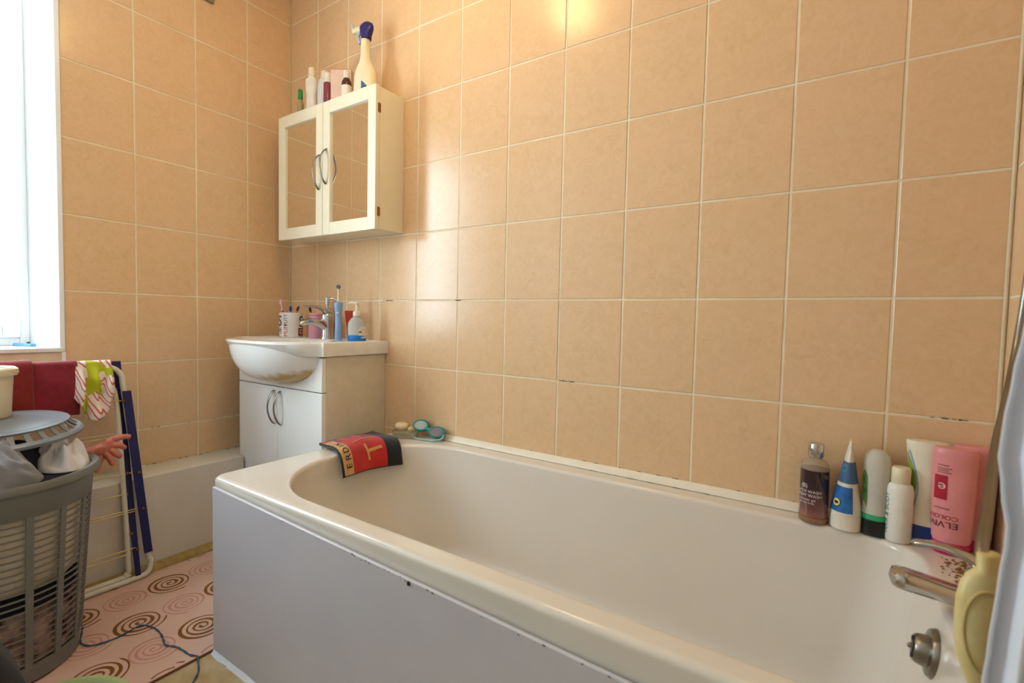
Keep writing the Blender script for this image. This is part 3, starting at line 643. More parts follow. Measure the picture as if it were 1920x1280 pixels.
MB().tube([(spx-.050, spy-.014, CT+.258), (spx-.058, spy-.015, CT+.276), (spx-.060, spy-.016, CT+.286)], [.008, .0065, .004], 10).obj('nozzle_tip', SGY, sb)
MB().tube(smooth_path([(spx-.022, spy-.008, CT+.250), (spx-.030, spy-.010, CT+.232), (spx-.020, spy-.010, CT+.205)], 5), [.0068]*10+[.005], 8).obj('trigger', SGY, sb)
def on_oval(a, b_, c, z0, ang, u0):
    def fn(u, v):
        t = u0+u/((a+b_)/2)
        return (c[0]+(a+.0006)*math.cos(t)*math.cos(ang)-(b_+.0006)*math.sin(t)*math.sin(ang), c[1]+(a+.0006)*math.cos(t)*math.sin(ang)+(b_+.0006)*math.sin(t)*math.cos(ang), z0+v)
    return fn
fn = on_oval(.0525, .0292, (spx, spy), CT+.006, sa, -1.05); q_ = MB(); Nn = 12
q_.add([fn(-.016+.036*i/Nn, 0) for i in range(Nn+1)]+[fn(-.016+.036*i/Nn, .050-.046*(i/Nn)**1.2) for i in range(Nn+1)], [(i, i+1, Nn+2+i, Nn+1+i) for i in range(Nn)])
q_.obj('label_print', mat('spray_label', (60, 118, 140), .4, col2=(44, 74, 120), scale=60), sb, recalc=False)

# ------------------------------------------------------------------ bottles on the bath edge
BT = BZ+.0006
GLS = mat('amber_clear', (238, 222, 204), .05, trans=.75, ior=1.1)
sg = empty('shower_gel_bottle', (2.098, -.045, BT), 'dark plum shower gel bottle with silver cap on the bath edge', 'bottle')
gx, gy = 2.098, -.046
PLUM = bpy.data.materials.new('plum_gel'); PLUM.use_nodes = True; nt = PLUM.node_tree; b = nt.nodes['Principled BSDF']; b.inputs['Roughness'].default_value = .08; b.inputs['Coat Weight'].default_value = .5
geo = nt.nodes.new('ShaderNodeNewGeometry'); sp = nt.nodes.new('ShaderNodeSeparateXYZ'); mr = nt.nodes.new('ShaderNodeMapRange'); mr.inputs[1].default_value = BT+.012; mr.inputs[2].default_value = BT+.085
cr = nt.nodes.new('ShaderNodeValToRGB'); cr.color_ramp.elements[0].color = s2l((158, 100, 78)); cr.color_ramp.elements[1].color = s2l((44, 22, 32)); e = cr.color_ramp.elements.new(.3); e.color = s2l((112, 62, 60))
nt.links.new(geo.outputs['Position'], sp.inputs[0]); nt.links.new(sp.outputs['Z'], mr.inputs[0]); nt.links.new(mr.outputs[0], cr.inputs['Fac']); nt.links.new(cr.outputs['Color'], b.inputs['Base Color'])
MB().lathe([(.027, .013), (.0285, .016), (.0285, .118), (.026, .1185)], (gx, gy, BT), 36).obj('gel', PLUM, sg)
MB().lathe([(.026, 0), (.0285, .003), (.0285, .0128), (.026, .0129)], (gx, gy, BT), 36).obj('glass_base', mat('base_clear', (176, 128, 96), .1, trans=.3), sg)
MB().lathe([(.0285, .1186), (.027, .130), (.020, .139), (.013, .142), (.013, .146)], (gx, gy, BT), 36, cap0=False).obj('shoulder', GLS, sg)
MB().lathe([(.0145, .146), (.0155, .148), (.0155, .174), (.014, .176)], (gx, gy, BT), 28).obj('cap', CHROME, sg)
LW = mat('print_white', (226, 216, 214), .6)
fa = math.atan2(-1.32-gy, 2.11-gx)
for s_, sz, a, z in (('(B)', .013, -.72, .083), ('BATH WASH', .0092, -.42, .071), ('BODY WASH', .0092, -.42, .062), ('shower gel', .0075, -.45, .053), ('for the body', .0062, -.5, .046)):
    text_on(cyl_fn(gx, gy, .0285, BT+z, fa+a), s_, sz, LW, sg)
ct = empty('cream_tube', (2.158, -.048, BT), 'white and blue pointed cream tube standing on its cap on the bath edge', 'tube')
cx_, cy_ = 2.158, -.050
def tube_ring(z, k):   # k 0 round .. 1 flat crimp (crimp runs along y)
    a = .0285*(1-k)+.0012*k; b_ = .0285+.004*k
    return [(cx_+a*math.cos(2*pi*q/32)+.003*k, cy_+.0*k+b_*(1-.25*k)*math.sin(2*pi*q/32), BT+z) for q in range(32)]
kz = lambda z: max(0, (z-.034)/.160)**1.15
MB().loft([tube_ring(z, kz(z)) for z in (.034, .05, .07, .09, .11, .13, .15, .17, .185, .194)]).obj('tube_body', mat('tube_white', (236, 226, 208), .4), ct)
MB().lathe([(.026, 0), (.029, .003), (.029, .032), (.027, .0338)], (cx_, cy_, BT), 32).obj('cap', MATS['tube_white'], ct)
def tube_patch(z0, z1, a0, a1, m_, name='label_print', off=.0008):
    n1, n2 = 14, 8; V = []
    for j in range(n2+1):
        z = z0+(z1-z0)*j/n2; k = kz(z); a = .0285*(1-k)+.0012*k+off; b_ = (.0285+.004*k)*(1-.25*k)+off
        for i in range(n1+1):
            t = a0+(a1-a0)*i/n1; V.append((cx_+a*math.cos(t)+.003*k, cy_+b_*math.sin(t), BT+z))
    q = MB(); q.add(V, [(j*(n1+1)+i, j*(n1+1)+i+1, (j+1)*(n1+1)+i+1, (j+1)*(n1+1)+i) for j in range(n2) for i in range(n1)]); return q.obj(name, m_, ct, recalc=False)
tube_patch(.040, .096, -pi-.3, -1.15, mat('deep_blue_print', (28, 74, 150), .35, col2=(52, 124, 184), scale=40))
tube_patch(.104, .150, -pi-.3, -.2, mat('slate_blue_print', (72, 104, 142), .4))
def tube_spot(z, t0, rz, rt, m_, off):
    V = [];
    for i in range(18):
        an = 2*pi*i/18; zz = z+rz*math.sin(an); t = t0+rt*math.cos(an); k = kz(zz); a = .0285*(1-k)+.0012*k+off; b_ = (.0285+.004*k)*(1-.25*k)+off
        V.append((cx_+a*math.cos(t)+.003*k, cy_+b_*math.sin(t), BT+zz))
    q = MB(); q.add(V, [tuple(range(18))]); q.obj('emblem', m_, ct, recalc=False)
tube_spot(.060, -2.35, .010, .36, BLACK, .0012); tube_spot(.060, -2.35, .0085, .30, mat('emblem_cream', (222, 212, 140), .5), .0016); tube_spot(.060, -2.35, .003, .18, BLACK, .0020)
tube_spot(.136, -2.2, .008, .30, mat('emblem_pale', (130, 170, 190), .5), .0012); tube_spot(.136, -2.2, .0062, .24, mat('emblem_teal', (20, 122, 142), .5), .0016)
gb = empty('clear_bottle', (2.207, -.05, BT), 'clear bottle with green gel and black cap at its foot on the bath edge', 'bottle')
bx_, by_ = 2.208, -.052
FROST = mat('frosted_plastic', (240, 236, 222), .35, trans=.35, ior=1.1)
MB().loft(oval([(.0235, .019, .045), (.0225, .0185, .06), (.021, .018, .08), (.0225, .0185, .11), (.0245, .019, .14), (.0245, .019, .155), (.021, .016, .170), (.011, .009, .180)], (bx_, by_, BT), 32, -.15)).obj('bottle', FROST, gb)
MB().loft(oval([(.0245, .020, .034), (.0245, .0198, .038), (.0238, .0193, .0448)], (bx_, by_, BT), 32, -.15)).obj('gel', mat('green_gel', (56, 176, 120), .2), gb)
MB().loft(oval([(.024, .019, 0), (.026, .021, .003), (.0255, .0205, .030), (.0245, .020, .0338)], (bx_, by_, BT), 32, -.15)).obj('cap', mat('black_cap', (22, 28, 24), .3), gb)
fn = on_oval(.0235, .0186, (bx_, by_), BT+.06, -.15, -2.45); q_ = MB()
q_.add([fn(-.008+.014*i/8, .065*j/8+.012*math.sin(i*.4)) for j in range(9) for i in range(9)], [(j*9+i, j*9+i+1, j*9+10+i, j*9+9+i) for j in range(8) for i in range(8)]); q_.obj('label_print', mat('dark_green_print', (40, 84, 52), .4, col2=(120, 170, 90), scale=60), gb, recalc=False)
wb = empty('white_bottle', (2.247, -.058, BT), 'small plain white bottle with round screw cap on the bath edge', 'bottle')
MB().lathe([(.020, 0), (.0225, .003), (.0225, .108), (.0205, .117), (.015, .121)], (2.247, -.060, BT), 32).obj('bottle', WPL, wb)
MB().lathe([(.0155, .121), (.0165, .123), (.0165, .150), (.0145, .153)], (2.247, -.060, BT), 28).obj('cap', CRP, wb)
fa = math.atan2(-1.26, -.14)
for s_, z in (('HAIR & BODY', .058),): text_on(cyl_fn(2.247, -.060, .0225, BT+z, fa-1.0), s_, .0135, mat('teal_print', (46, 110, 112), .5), wb, rot=pi/2)
sbx, sby = 2.288, -.043
ws = empty('shampoo_bottle', (sbx, sby, BT), 'white waisted shampoo bottle with blue cap at its foot on the bath edge', 'bottle')
prof = [(.032, .020, .040), (.030, .0195, .048), (.024, .018, .068), (.0215, .0175, .090), (.0225, .018, .115), (.027, .019, .150), (.0315, .0195, .185), (.0335, .0195, .205), (.0325, .0185, .209), (.026, .013, .2095)]
MB().loft(oval(prof, (sbx, sby, BT), 36, -.12)).obj('bottle', mat('shampoo_white', (240, 230, 206), .3), ws)
MB().loft(oval([(.031, .019, 0), (.033, .021, .003), (.0335, .021, .036), (.0325, .0203, .0398)], (sbx, sby, BT), 36, -.12)).obj('cap', mat('royal_blue', (20, 62, 138), .3), ws)
def wave_patch(z0, z1, u0, wfun, m_, off=.0007):
    V = []; n1 = 8; n2 = 14
    for j in range(n2+1):
        z = z0+(z1-z0)*j/n2
        for a_, b_ in zip(prof[:-1], prof[1:]):
            if a_[2] <= z <= b_[2]: t = (z-a_[2])/(b_[2]-a_[2]); a = a_[0]+(b_[0]-a_[0])*t; b2 = a_[1]+(b_[1]-a_[1])*t; break
        for i in range(n1+1):
            t = u0+wfun(j/n2)[0]+(wfun(j/n2)[1]-wfun(j/n2)[0])*i/n1
            V.append((sbx+(a+off)*math.cos(t)*math.cos(-.12)-(b2+off)*math.sin(t)*math.sin(-.12), sby+(a+off)*math.cos(t)*math.sin(-.12)+(b2+off)*math.sin(t)*math.cos(-.12), BT+z))
    q = MB(); q.add(V, [(j*(n1+1)+i, j*(n1+1)+i+1, (j+1)*(n1+1)+i+1, (j+1)*(n1+1)+i) for j in range(n2) for i in range(n1)]); q.obj('label_print', m_, ws, recalc=False)
wave_patch(.085, .185, -2.45, lambda s: (-.35, -.30+.75*math.sin(pi*min(1, s*1.02))**1.0*(1-.45*s)), mat('lime_print', (150, 186, 40), .4, col2=(96, 150, 40), scale=50))
wave_patch(.06, .190, -2.45, lambda s: (.62*math.sin(pi*min(1, s*.95+.03))*(1-.35*s)-.22, .62*math.sin(pi*min(1, s*.95+.03))*(1-.35*s)-.10), mat('sky_print', (140, 176, 216), .4), .0009)
def pink_bottle(cx, cy, label, ang, nm):
    e = empty('conditioner_bottle', (cx, cy, BT), label, 'bottle', 'pink bottles on the bath edge')
    MB().loft(oval([(.027, .0175, .024), (.0295, .019, .030), (.0315, .0195, .09), (.0335, .020, .15), (.034, .020, .195), (.0335, .0195, .205), (.031, .0175, .2075), (.018, .01, .2065)], (cx, cy, BT), 36, ang)).obj('bottle', mat('bottle_pink', (234, 150, 152), .35), e)
    MB().loft(oval([(.025, .016, 0), (.027, .018, .002), (.029, .0188, .020), (.0275, .018, .0238)], (cx, cy, BT), 36, ang)).obj('cap', mat('cap_magenta', (206, 24, 84), .3), e)
    return e
pk = pink_bottle(2.327, -.070, 'pink conditioner bottle with red emblem, in front of its twin by the hose', -.05, 1)
pink_bottle(2.3655, -.0235, 'pink conditioner bottle in the corner, half hidden behind the shower hose', 0, 2)
fn = on_oval(.0342, .0196, (2.327, -.070), BT, -.05, -2.05)
CARM = mat('emblem_crimson', (176, 26, 52), .4); DPR = mat('dark_print', (92, 40, 44), .5)
def pk_patch(u0, u1, v0, v1, m_, off=0):
    f2 = on_oval(.0328+off, .0202+off, (2.327, -.070), BT, -.05, -2.05); q = MB()
    q.add([f2(u0+(u1-u0)*i/8, v) for v in (v0, v1) for i in range(9)], [(i, i+1, 10+i, 9+i) for i in range(8)]); q.obj('emblem', m_, pk, recalc=False)
pk_patch(-.016, .003, .108, .155, CARM)
text_on(on_oval(.0329, .0206, (2.327, -.070), BT+.132, -.05, -2.05-.004/.027), 'e', .026, mat('emblem_rose', (232, 190, 186), .4), pk, rot=pi)
text_on(on_oval(.0312, .0199, (2.327, -.070), BT+.060, -.05, -2.05-.006/.027), 'ELVIVE', .0165, DPR, pk, rot=pi)
text_on(on_oval(.0313, .0199, (2.327, -.070), BT+.074, -.05, -2.05-.006/.027), 'COLOUR', .0115, CARM, pk, rot=pi)
text_on(on_oval(.0316, .0199, (2.327, -.070), BT+.090, -.05, -2.05-.004/.027), 'shampoo', .006, DPR, pk, rot=pi)
for k, zz in enumerate((.160, .164, .168, .174)): pk_patch(-.012+.004*k*0, .008-.004*(k % 2), zz, zz+.0012, DPR)

# ------------------------------------------------------------------ corner of the bath: mitt, soap dish, goggles
mt = empty('wash_mitt', (.80, -.23, BZ), 'red and black printed face cloth draped over the bath rim', 'face cloth')
# drape path in x,z: over the flat rim and down the slope inside
path = smooth_path([(.722, 0, BZ+.012), (.745, 0, BZ+.013), (.775, 0, BZ+.0150), (.805, 0, BZ+.0165), (.832, 0, BZ+.0125), (.854, 0, BZ-.004), (.869, 0, BZ-.032), (.880, 0, BZ-.060)], 6)
NS, NT = len(path), 36
def mitt_pt(s, t, off=0):
    """s 0..1 along the drape, t 0..1 from the wall end to the room end"""
    k = s*(NS-1); i = min(int(k), NS-2); p = path[i].lerp(path[i+1], k-i); d = (path[i+1]-path[i]).normalized(); n = Vector((-d.z, 0, d.x))
    if n.z < 0 and n.x < 0: n = -n
    y = -.118-.225*t
    # the inner edge of the bath curves: follow it
    yy = abs(y+.35); sh = .045*max(0, 1-(yy/.23))**1.2
    bulge = (.008*math.sin(pi*t)*math.sin(pi*s)+.0035*noise.noise((s*3, t*4, 2.2)))
    cx = (p.x-.722)*1.0
    xo = .0+.062*max(0, (abs(y+.35)-.10)/.15)**1.5 if s > .3 else .062*max(0, (abs(y+.35)-.10)/.15)**1.5*(s/.3)
    q = Vector((p.x+xo-.010+.012*t*s, y-.05*s*(1-.3*t), p.z))+n*(bulge+off)
    return q
V = [mitt_pt(i/(NS-1), j/NT) for i in range(NS) for j in range(NT+1)]
mm = MB(); mm.add(V, [(i*(NT+1)+j, i*(NT+1)+j+1, (i+1)*(NT+1)+j+1, (i+1)*(NT+1)+j) for i in range(NS-1) for j in range(NT)])
TERRY = dict(rough=.95, bump=.8, bscale=900, sheen=.3)
mr_ = mat('cloth_red', (214, 40, 30), col2=(176, 24, 22), scale=30, amount=.7, **TERRY); mb_ = mat('cloth_black', (24, 28, 32), col2=(14, 18, 20), **TERRY); mcr = mat('cloth_cream', (214, 176, 122), col2=(196, 140, 72), scale=60, amount=.6, **TERRY); mpu = mat('cloth_purple', (82, 44, 66), col2=(150, 54, 60), scale=50, amount=.6, **TERRY)
mo = mm.obj('cloth', [mr_, mb_, mcr, mpu], mt, solid=.007, auto=False, recalc=True)
for p in mo.data.polygons:
    c = p.center; idx = p.index; i, j = idx//NT, idx % NT; s, t = i/(NS-1), j/NT
    if t < .20 or s > .955 or t > .955: p.material_index = 1
    elif t > .80 and s > .10: p.material_index = 2
    elif s < .32 and t > .2: p.material_index = 3 if math.sin(t*26)+.4*math.sin(s*30) > -.1 else 0
def mitt_fn(s0, t0, sc=1):
    return lambda u, v: mitt_pt(min(1, max(0, s0+u/.20)), min(1, max(0, t0-v/.225)), .0050)
TANP = mat('cloth_tan', (206, 160, 96), .95)
for k, ch in enumerate('ERDIN'): text_on(mitt_fn(.86-.115*k, .875), ch, .030, mat('cloth_letter', (30, 26, 22), .95), mt, rot=pi)
for s0, t0, ch, sz in ((.72, .40, 'T', .085), (.52, .60, 'J', .055), (.47, .42, 's', .055), (.36, .54, 'r', .05)): text_on(mitt_fn(s0, t0), ch, sz, TANP if ch == 'T' else mat('cloth_salmon', (220, 120, 96), .95), mt, rot=pi+.15)

dish = empty('soap_dish', (.83, -.065, BZ), 'small clear glass soap dish in the corner of the bath', 'soap dish')
dg = mat('dish_glass', (240, 236, 216), .08, trans=.8, ior=1.15)
rgs = []
dxx, dyy = .832, -.066
for a, b_, z, rr_ in ((.036, .024, 0, .008), (.042, .028, .004, .009), (.046, .031, .028, .010), (.044, .029, .028, .010), (.040, .026, .007, .009), (.02, .012, .006, .005)):
    rgs.append([(dxx+x*math.cos(.55)-y*math.sin(.55), dyy+x*math.sin(.55)+y*math.cos(.55), BZ+.0006+z) for x, y, _ in rrect(-a, a, -b_, b_, (rr_, rr_), (rr_, rr_), 0, n=4)])
MB().loft(rgs).obj('dish', dg, dish)
def soap(loc, rot, sz, label, colr, nm):
    rg = []
    for k in range(9):
        a = -pi/2+pi*k/8; s_ = max(.03, math.cos(a)**.6)
        rg.append([(sz[0]*s_*math.cos(2*pi*q/20), sz[1]*s_*math.sin(2*pi*q/20), sz[2]*math.sin(a)) for q in range(20)])
    e = MB().loft(rg).obj('soap_bar', mat(nm, colr, .45), auto=False); e.matrix_world = Matrix.Translation(loc) @ rot
    tag(e, label, 'soap', 'soaps in the dish'); return e
soap((.815, -.070, BZ+.040), Matrix.Rotation(.5, 4, 'Z') @ Matrix.Rotation(.35, 4, 'X'), (.027, .018, .013), 'larger rounded cream soap bar in the glass dish', (240, 214, 168), 'soap_cream')
soap((.850, -.052, BZ+.030), Matrix.Rotation(1.2, 4, 'Z') @ Matrix.Rotation(.7, 4, 'X'), (.019, .011, .010), 'smaller upright piece of soap in the glass dish', (224, 196, 150), 'soap_tan')
gg = empty('swimming_goggles', (.925, -.04, BZ), 'teal swimming goggles lying by the tiles on the bath corner', 'goggles')
TEAL = mat('goggle_teal', (46, 160, 158), .3); LENS = mat('goggle_lens', (176, 160, 168), .1, trans=.4, ior=1.2); STRP = mat('goggle_strap', (160, 190, 180), .5)
def eyecup(loc, tilt, yaw, lensm):
    rg = []; rgl = []
    Mx = Matrix.Translation(loc) @ Matrix.Rotation(yaw, 4, 'Z') @ Matrix.Rotation(tilt, 4, 'X')
    for a, b_, z in ((.030, .021, -.012), (.032, .023, -.008), (.031, .022, .004), (.027, .0185, .008), (.025, .0165, .006)):
        rg.append([Mx @ Vector((a*math.cos(2*pi*k/28), b_*math.sin(2*pi*k/28), z)) for k in range(28)])
    MB().loft(rg, cap0=True, cap1=False).obj('eyecup', TEAL, gg)
    for a, b_, z in ((.0255, .0168, .0055), (.024, .0155, .0075), (.008, .006, .0085)): rgl.append([Mx @ Vector((a*math.cos(2*pi*k/28), b_*math.sin(2*pi*k/28), z)) for k in range(28)])
    MB().loft(rgl, cap0=True).obj('lens', lensm, gg)
eyecup((.876, -.034, BZ+.044), 1.15, .45, mat('goggle_lens_pale', (206, 222, 218), .15, trans=.3, ior=1.2)); eyecup((.955, -.034, BZ+.030), 1.15, .35, LENS)
MB().tube([(.900, -.036, BZ+.038), (.916, -.033, BZ+.034), (.932, -.034, BZ+.032)], [.007, .005, .007], 10).obj('nose_bridge', TEAL, gg)
MB().tube(smooth_path([(.852, -.03, BZ+.036), (.850, -.05, BZ+.012), (.885, -.070, BZ+.005), (.925, -.062, BZ+.0045), (.955, -.055, BZ+.0045), (.982, -.040, BZ+.012), (.981, -.030, BZ+.026)], 8), .0036, 8).obj('strap', STRP, gg)

# ------------------------------------------------------------------ floor mat, cord
mat_e = empty('floor_mat', (.47, -.8, 0), 'pink vinyl mat with brown spirals on the floor by the bath', 'mat')
FX0, FX1, FY0, FY1 = .178, .757, -1.52, -.30
mm = MB(); mm.box(FX0, FX1, FY0, FY1, .0004, .005); mm.obj('sheet', mat('mat_pink', (228, 194, 178), .3, col2=(222, 178, 160), scale=5, amount=.6), mat_e, bevel=.0015)
MB().box(FX1, FX1+.004, FY0, FY1, .0004, .0052).obj('edging', mat('mat_edge', (120, 72, 50), .5), mat_e, smooth=False)
BRN = mat('spiral_brown', (142, 88, 26), .5, col2=(122, 72, 20)); PNK = mat('spiral_pink', (212, 152, 138), .45)
def spiral(cx, cy, r, turns, wd, m_, a0, z=.0053):
    n = int(turns*40); V = []
    L = []
    for i in range(n+1):
        t = i/n; a = a0+turns*2*pi*t; rr_ = r*(.04+.96*t); L.append(Vector((cx+rr_*math.cos(a)*1.0, cy+rr_*math.sin(a), z)))
    for i, p in enumerate(L):
        d = (L[min(i+1, n)]-L[max(i-1, 0)]).normalized(); s_ = Vector((-d.y, d.x, 0)); h = wd*(.75+.3*math.sin(i*.21))*(.4 if i in (0, n) else 1)
        V += [p-s_*h, p+s_*h]
    # clip to the sheet
    F = []
    for i in range(n):
        if all(FX0+.004 < V[k][0] < FX1-.003 and FY0 < V[k][1] < FY1 for k in (2*i, 2*i+1, 2*i+2, 2*i+3)): F.append((2*i, 2*i+1, 2*i+3, 2*i+2))
    if F:
        q = MB(); q.add(V, F); q.obj('spiral', m_, mat_e, smooth=False, recalc=False)
a1, a2 = Vector((.164, -.144)), Vector((.160, .098))
for i in range(-5, 7):
    for j in range(-7, 7):
        c = Vector((.303, -.619))+a1*i+a2*j
        if FX0-.07 < c.x < FX1+.07 and FY0-.05 < c.y < FY1+.05 and (i+j) % 1 == 0:
            spiral(c.x, c.y, .064, 3.7, .0047, BRN, 2.2+.9*i+.5*j)
        c2 = c+a1*.5+a2*.5-Vector((.0, -.0))
        if FX0-.07 < c2.x < FX1+.07 and FY0-.05 < c2.y < FY1+.05: spiral(c2.x, c2.y, .060, 3.8, .0035, PNK, 1.0+i, .0052)
cord = MB(); cp = smooth_path([(.366, -.864, .0075), (.400, -.875, .0075), (.445, -.889, .0075), (.484, -.876, .0075), (.499, -.826, .0075), (.490, -.770, .0078), (.525, -.752, .0075), (.569, -.750, .0075), (.61, -.757, .0075), (.64, -.764, .0078), (.668, -.752, .0075), (.694, -.747, .0075), (.735, -.744, .0075), (.758, -.736, .008), (.775, -.742, .0035), (.811, -.757, .003), (.839, -.781, .003), (.86, -.80, .003)], 6)
tag(cord.tube(cp, [.0022+.0006*math.sin(i*1.3) for i in range(len(cp))], 8).obj('cord', mat('blue_cord', (70, 96, 116), .7, bump=.4, bscale=900), auto=False), 'thin blue cord lying across the pink floor mat', 'cord')

# ------------------------------------------------------------------ clothes airer against the window wall
air = empty('clothes_airer', (.15, -.9, 0), 'folded clothes airer with blue side plates leaning by the window', 'clothes airer')
TUBE = mat('airer_white', (232, 228, 214), .35, col2=(220, 212, 190), scale=20); NAVY = mat('airer_navy', (26, 26, 92), .4); WIRE = mat('airer_wire', (226, 208, 150), .4, col2=(210, 180, 104), scale=30)
AY = -1.34
def ax(z): return .198-.125*z
MB().tube(smooth_path([(ax(.735), AY, .735), (ax(.735), -1.0, .735), (.1065, -.760, .731), (.1075, -.712, .722), (.111, -.686, .696), (.118, -.6805, .642), (.156, -.660, .335), (.186, -.643, .095), (.191, -.635, .055), (.1955, -.647, .020), (.197, -.694, .0145), (.197, -.80, .0145), (.196, -1.0, .0145), (.196, AY, .0145)], 10), .0085, 12).obj('tube_frame', TUBE, air)
MB().tube(smooth_path([(.110, AY, .66), (.110, -.80, .66), (.111, -.725, .652), (.117, -.702, .618), (.1525, -.697, .345), (.1835, -.696, .080), (.186, -.703, .034), (.186, -.76, .0255), (.186, AY, .0255)], 10), .0075, 12).obj('tube_frame', TUBE, air)
def plate(p0, p1, w0, w1, off, name='side_plate'):
    p0, p1 = Vector(p0), Vector(p1); d = (p1-p0).normalized(); s_ = Vector((0, 1, 0)); n = d.cross(s_).normalized()
    if n.x < 0: n = -n
    rg = []
    for p, w_ in ((p0, w0), (p1, w1)): rg.append([p-s_*w_+n*off, p+s_*w_+n*off, p+s_*w_+n*(off+.004), p-s_*w_+n*(off+.004)])
    return MB().loft(rg).obj(name, NAVY, air, bevel=.001)
plate((.086, -.691, .740), (.198, -.6735, .016), .0130, .0075, 0)
plate((.118, -.677, .640), (.187, -.6445, .089), .0125, .0120, .0130)
for z, ya in ((.609, -.690), (.364, -.655), (.298, -.688), (.242, -.652), (.235, -.672), (.115, -.676), (.100, -.690), (.49, -.690)):
    x = ax(z)+.002
    MB().tube([(x, ya, z), (x, -1.0, z), (x, AY, z)], .0021, 7).obj('wire', WIRE, air)
for y, z in ((-.690, .609), (-.658, .364), (-.654, .242), (-.676, .115), (-.69, .17), (-.69, .37)): MB().lathe([(.005, 0), (.0055, .004), (.002, .006)], n=10).obj('rivet', mat('rusty_rivet', (120, 84, 50), .5, metal=.5), air).matrix_world = Matrix.Translation((ax(z)+.0175, y, z)) @ Matrix.Rotation(pi/2, 4, 'Y')

def drape(name, label, cat, y0, y1, zbar, xbar, front, back, material, rb=.011, seed=0, fold=.008, wav=3, roundb=0, ns=40, nt=40, thick=.005, skew=0):
    V = []
    for i in range(ns+1):
        for j in range(nt+1):
            t = j/nt; y = y0+(y1-y0)*t
            fl = front*(1-roundb*(abs(2*t-1)**2.2))+skew*t; tot = back+pi*rb+fl; s = i/ns*tot
            if s < back: x, z = xbar-rb, zbar-(back-s)
            elif s < back+pi*rb: a = (s-back)/rb; x, z = xbar-rb*math.cos(a), zbar+rb*math.sin(a)
            else:
                h = s-back-pi*rb; x, z = xbar+rb+.10*h, zbar-h
                ff = min(1, h/.05)
                x += ff*(fold*(1+math.sin(t*wav*2*pi+seed+h*9))+fold*1.4*noise.noise((t*5+seed, h*16, seed)))
                y += ff*fold*.8*noise.noise((t*4, h*14, seed+9))
            V.append((x, y+.10*0, z))
    q = MB(); q.add(V, [(i*(nt+1)+j, i*(nt+1)+j+1, (i+1)*(nt+1)+j+1, (i+1)*(nt+1)+j) for i in range(ns) for j in range(nt)])
    o = q.obj(name, material, solid=thick, auto=False); return tag(o, label, cat)
CRIM = mat('crimson_towel', (150, 26, 44), col2=(122, 16, 30), scale=60, **TERRY)
drape('towel', 'crimson towel hanging over the top bar of the airer', 'towel', -1.16, -.800, .735, .106, .135, .14, CRIM, rb=.0125, seed=2, fold=.005, wav=1.2, skew=.02, thick=.006)
drape('cloth', 'dark red cloth hanging on the airer left of the crimson towel', 'cloth', -1.15, -.905, .735, .106, .16, .13, mat('brick_red_cloth', (150, 34, 24), col2=(124, 22, 18), **TERRY), rb=.0215, seed=5, fold=.003, wav=.8, thick=.004)
ZB = bpy.data.materials.new('zebra_fabric'); ZB.use_nodes = True; nt = ZB.node_tree; b = nt.nodes['Principled BSDF']; b.inputs['Roughness'].default_value = .85
geo = nt.nodes.new('ShaderNodeNewGeometry'); wv = nt.nodes.new('ShaderNodeTexWave'); wv.inputs['Scale'].default_value = 13; wv.inputs['Distortion'].default_value = 3.5; wv.inputs['Detail'].default_value = 2; wv.inputs['Detail Scale'].default_value = .8; wv.bands_direction = 'DIAGONAL'
cr = nt.nodes.new('ShaderNodeValToRGB'); cr.color_ramp.interpolation = 'CONSTANT'; cr.color_ramp.elements[0].color = s2l((238, 226, 214)); cr.color_ramp.elements[1].position = .52; cr.color_ramp.elements[1].color = s2l((214, 96, 104)); e = cr.color_ramp.elements.new(.86); e.color = s2l((238, 226, 214))
nz = nt.nodes.new('ShaderNodeTexNoise'); nz.inputs['Scale'].default_value = 16; nz.inputs['Detail'].default_value = 1; c2 = nt.nodes.new('ShaderNodeValToRGB'); c2.color_ramp.interpolation = 'CONSTANT'; c2.color_ramp.elements[0].color = (0, 0, 0, 1); c2.color_ramp.elements[1].position = .53
mxc = nt.nodes.new('ShaderNodeMixRGB'); mxc.inputs[2].default_value = s2l((186, 190, 30))
for a, b_ in ((geo.outputs['Position'], wv.inputs['Vector']), (geo.outputs['Position'], nz.inputs['Vector']), (wv.outputs['Fac'], cr.inputs['Fac']), (nz.outputs['Fac'], c2.inputs['Fac']), (c2.outputs['Color'], mxc.inputs[0]), (cr.outputs['Color'], mxc.inputs[1]), (mxc.outputs[0], b.inputs['Base Color'])): nt.links.new(a, b_)
drape('garment', 'lime and pink zebra-print garment hanging on the airer', 'garment', -.812, -.714, .733, .1065, .175, .10, ZB, rb=.0135, seed=11, fold=.013, wav=2.6, roundb=.5, ns=60, nt=44, thick=.003)

# pink rubber glove pushed through the airer
GX = .012
gl_v = dict(cuff=(.165, -.93, .462), wrist=(.185, -.800, .471), palm=(.195, -.768, .478), p2=(.197, -.756, .484),
            k1=(.200, -.742, .500), k1b=(.206, -.720, .506), t1=(.212, -.695, .503), k2=(.207, -.746, .486), k2b=(.216, -.727, .482), t2=(.212, -.711, .467),
            k3=(.211, -.752, .474), k3b=(.222, -.738, .455), t3=(.216, -.724, .443), k4=(.211, -.761, .465), k4b=(.222, -.755, .444), t4=(.220, -.746, .421), th=(.200, -.772, .459), thb=(.205, -.777, .440), tht=(.208, -.786, .405))
GR = dict(cuff=.028, wrist=.024, palm=.026, p2=.024, k1=.0120, k1b=.0098, t1=.0086, k2=.0115, k2b=.0096, t2=.0082, k3=.0115, k3b=.0096, t3=.0082, k4=.0105, k4b=.0090, t4=.0076, th=.0120, thb=.0096, tht=.0080)
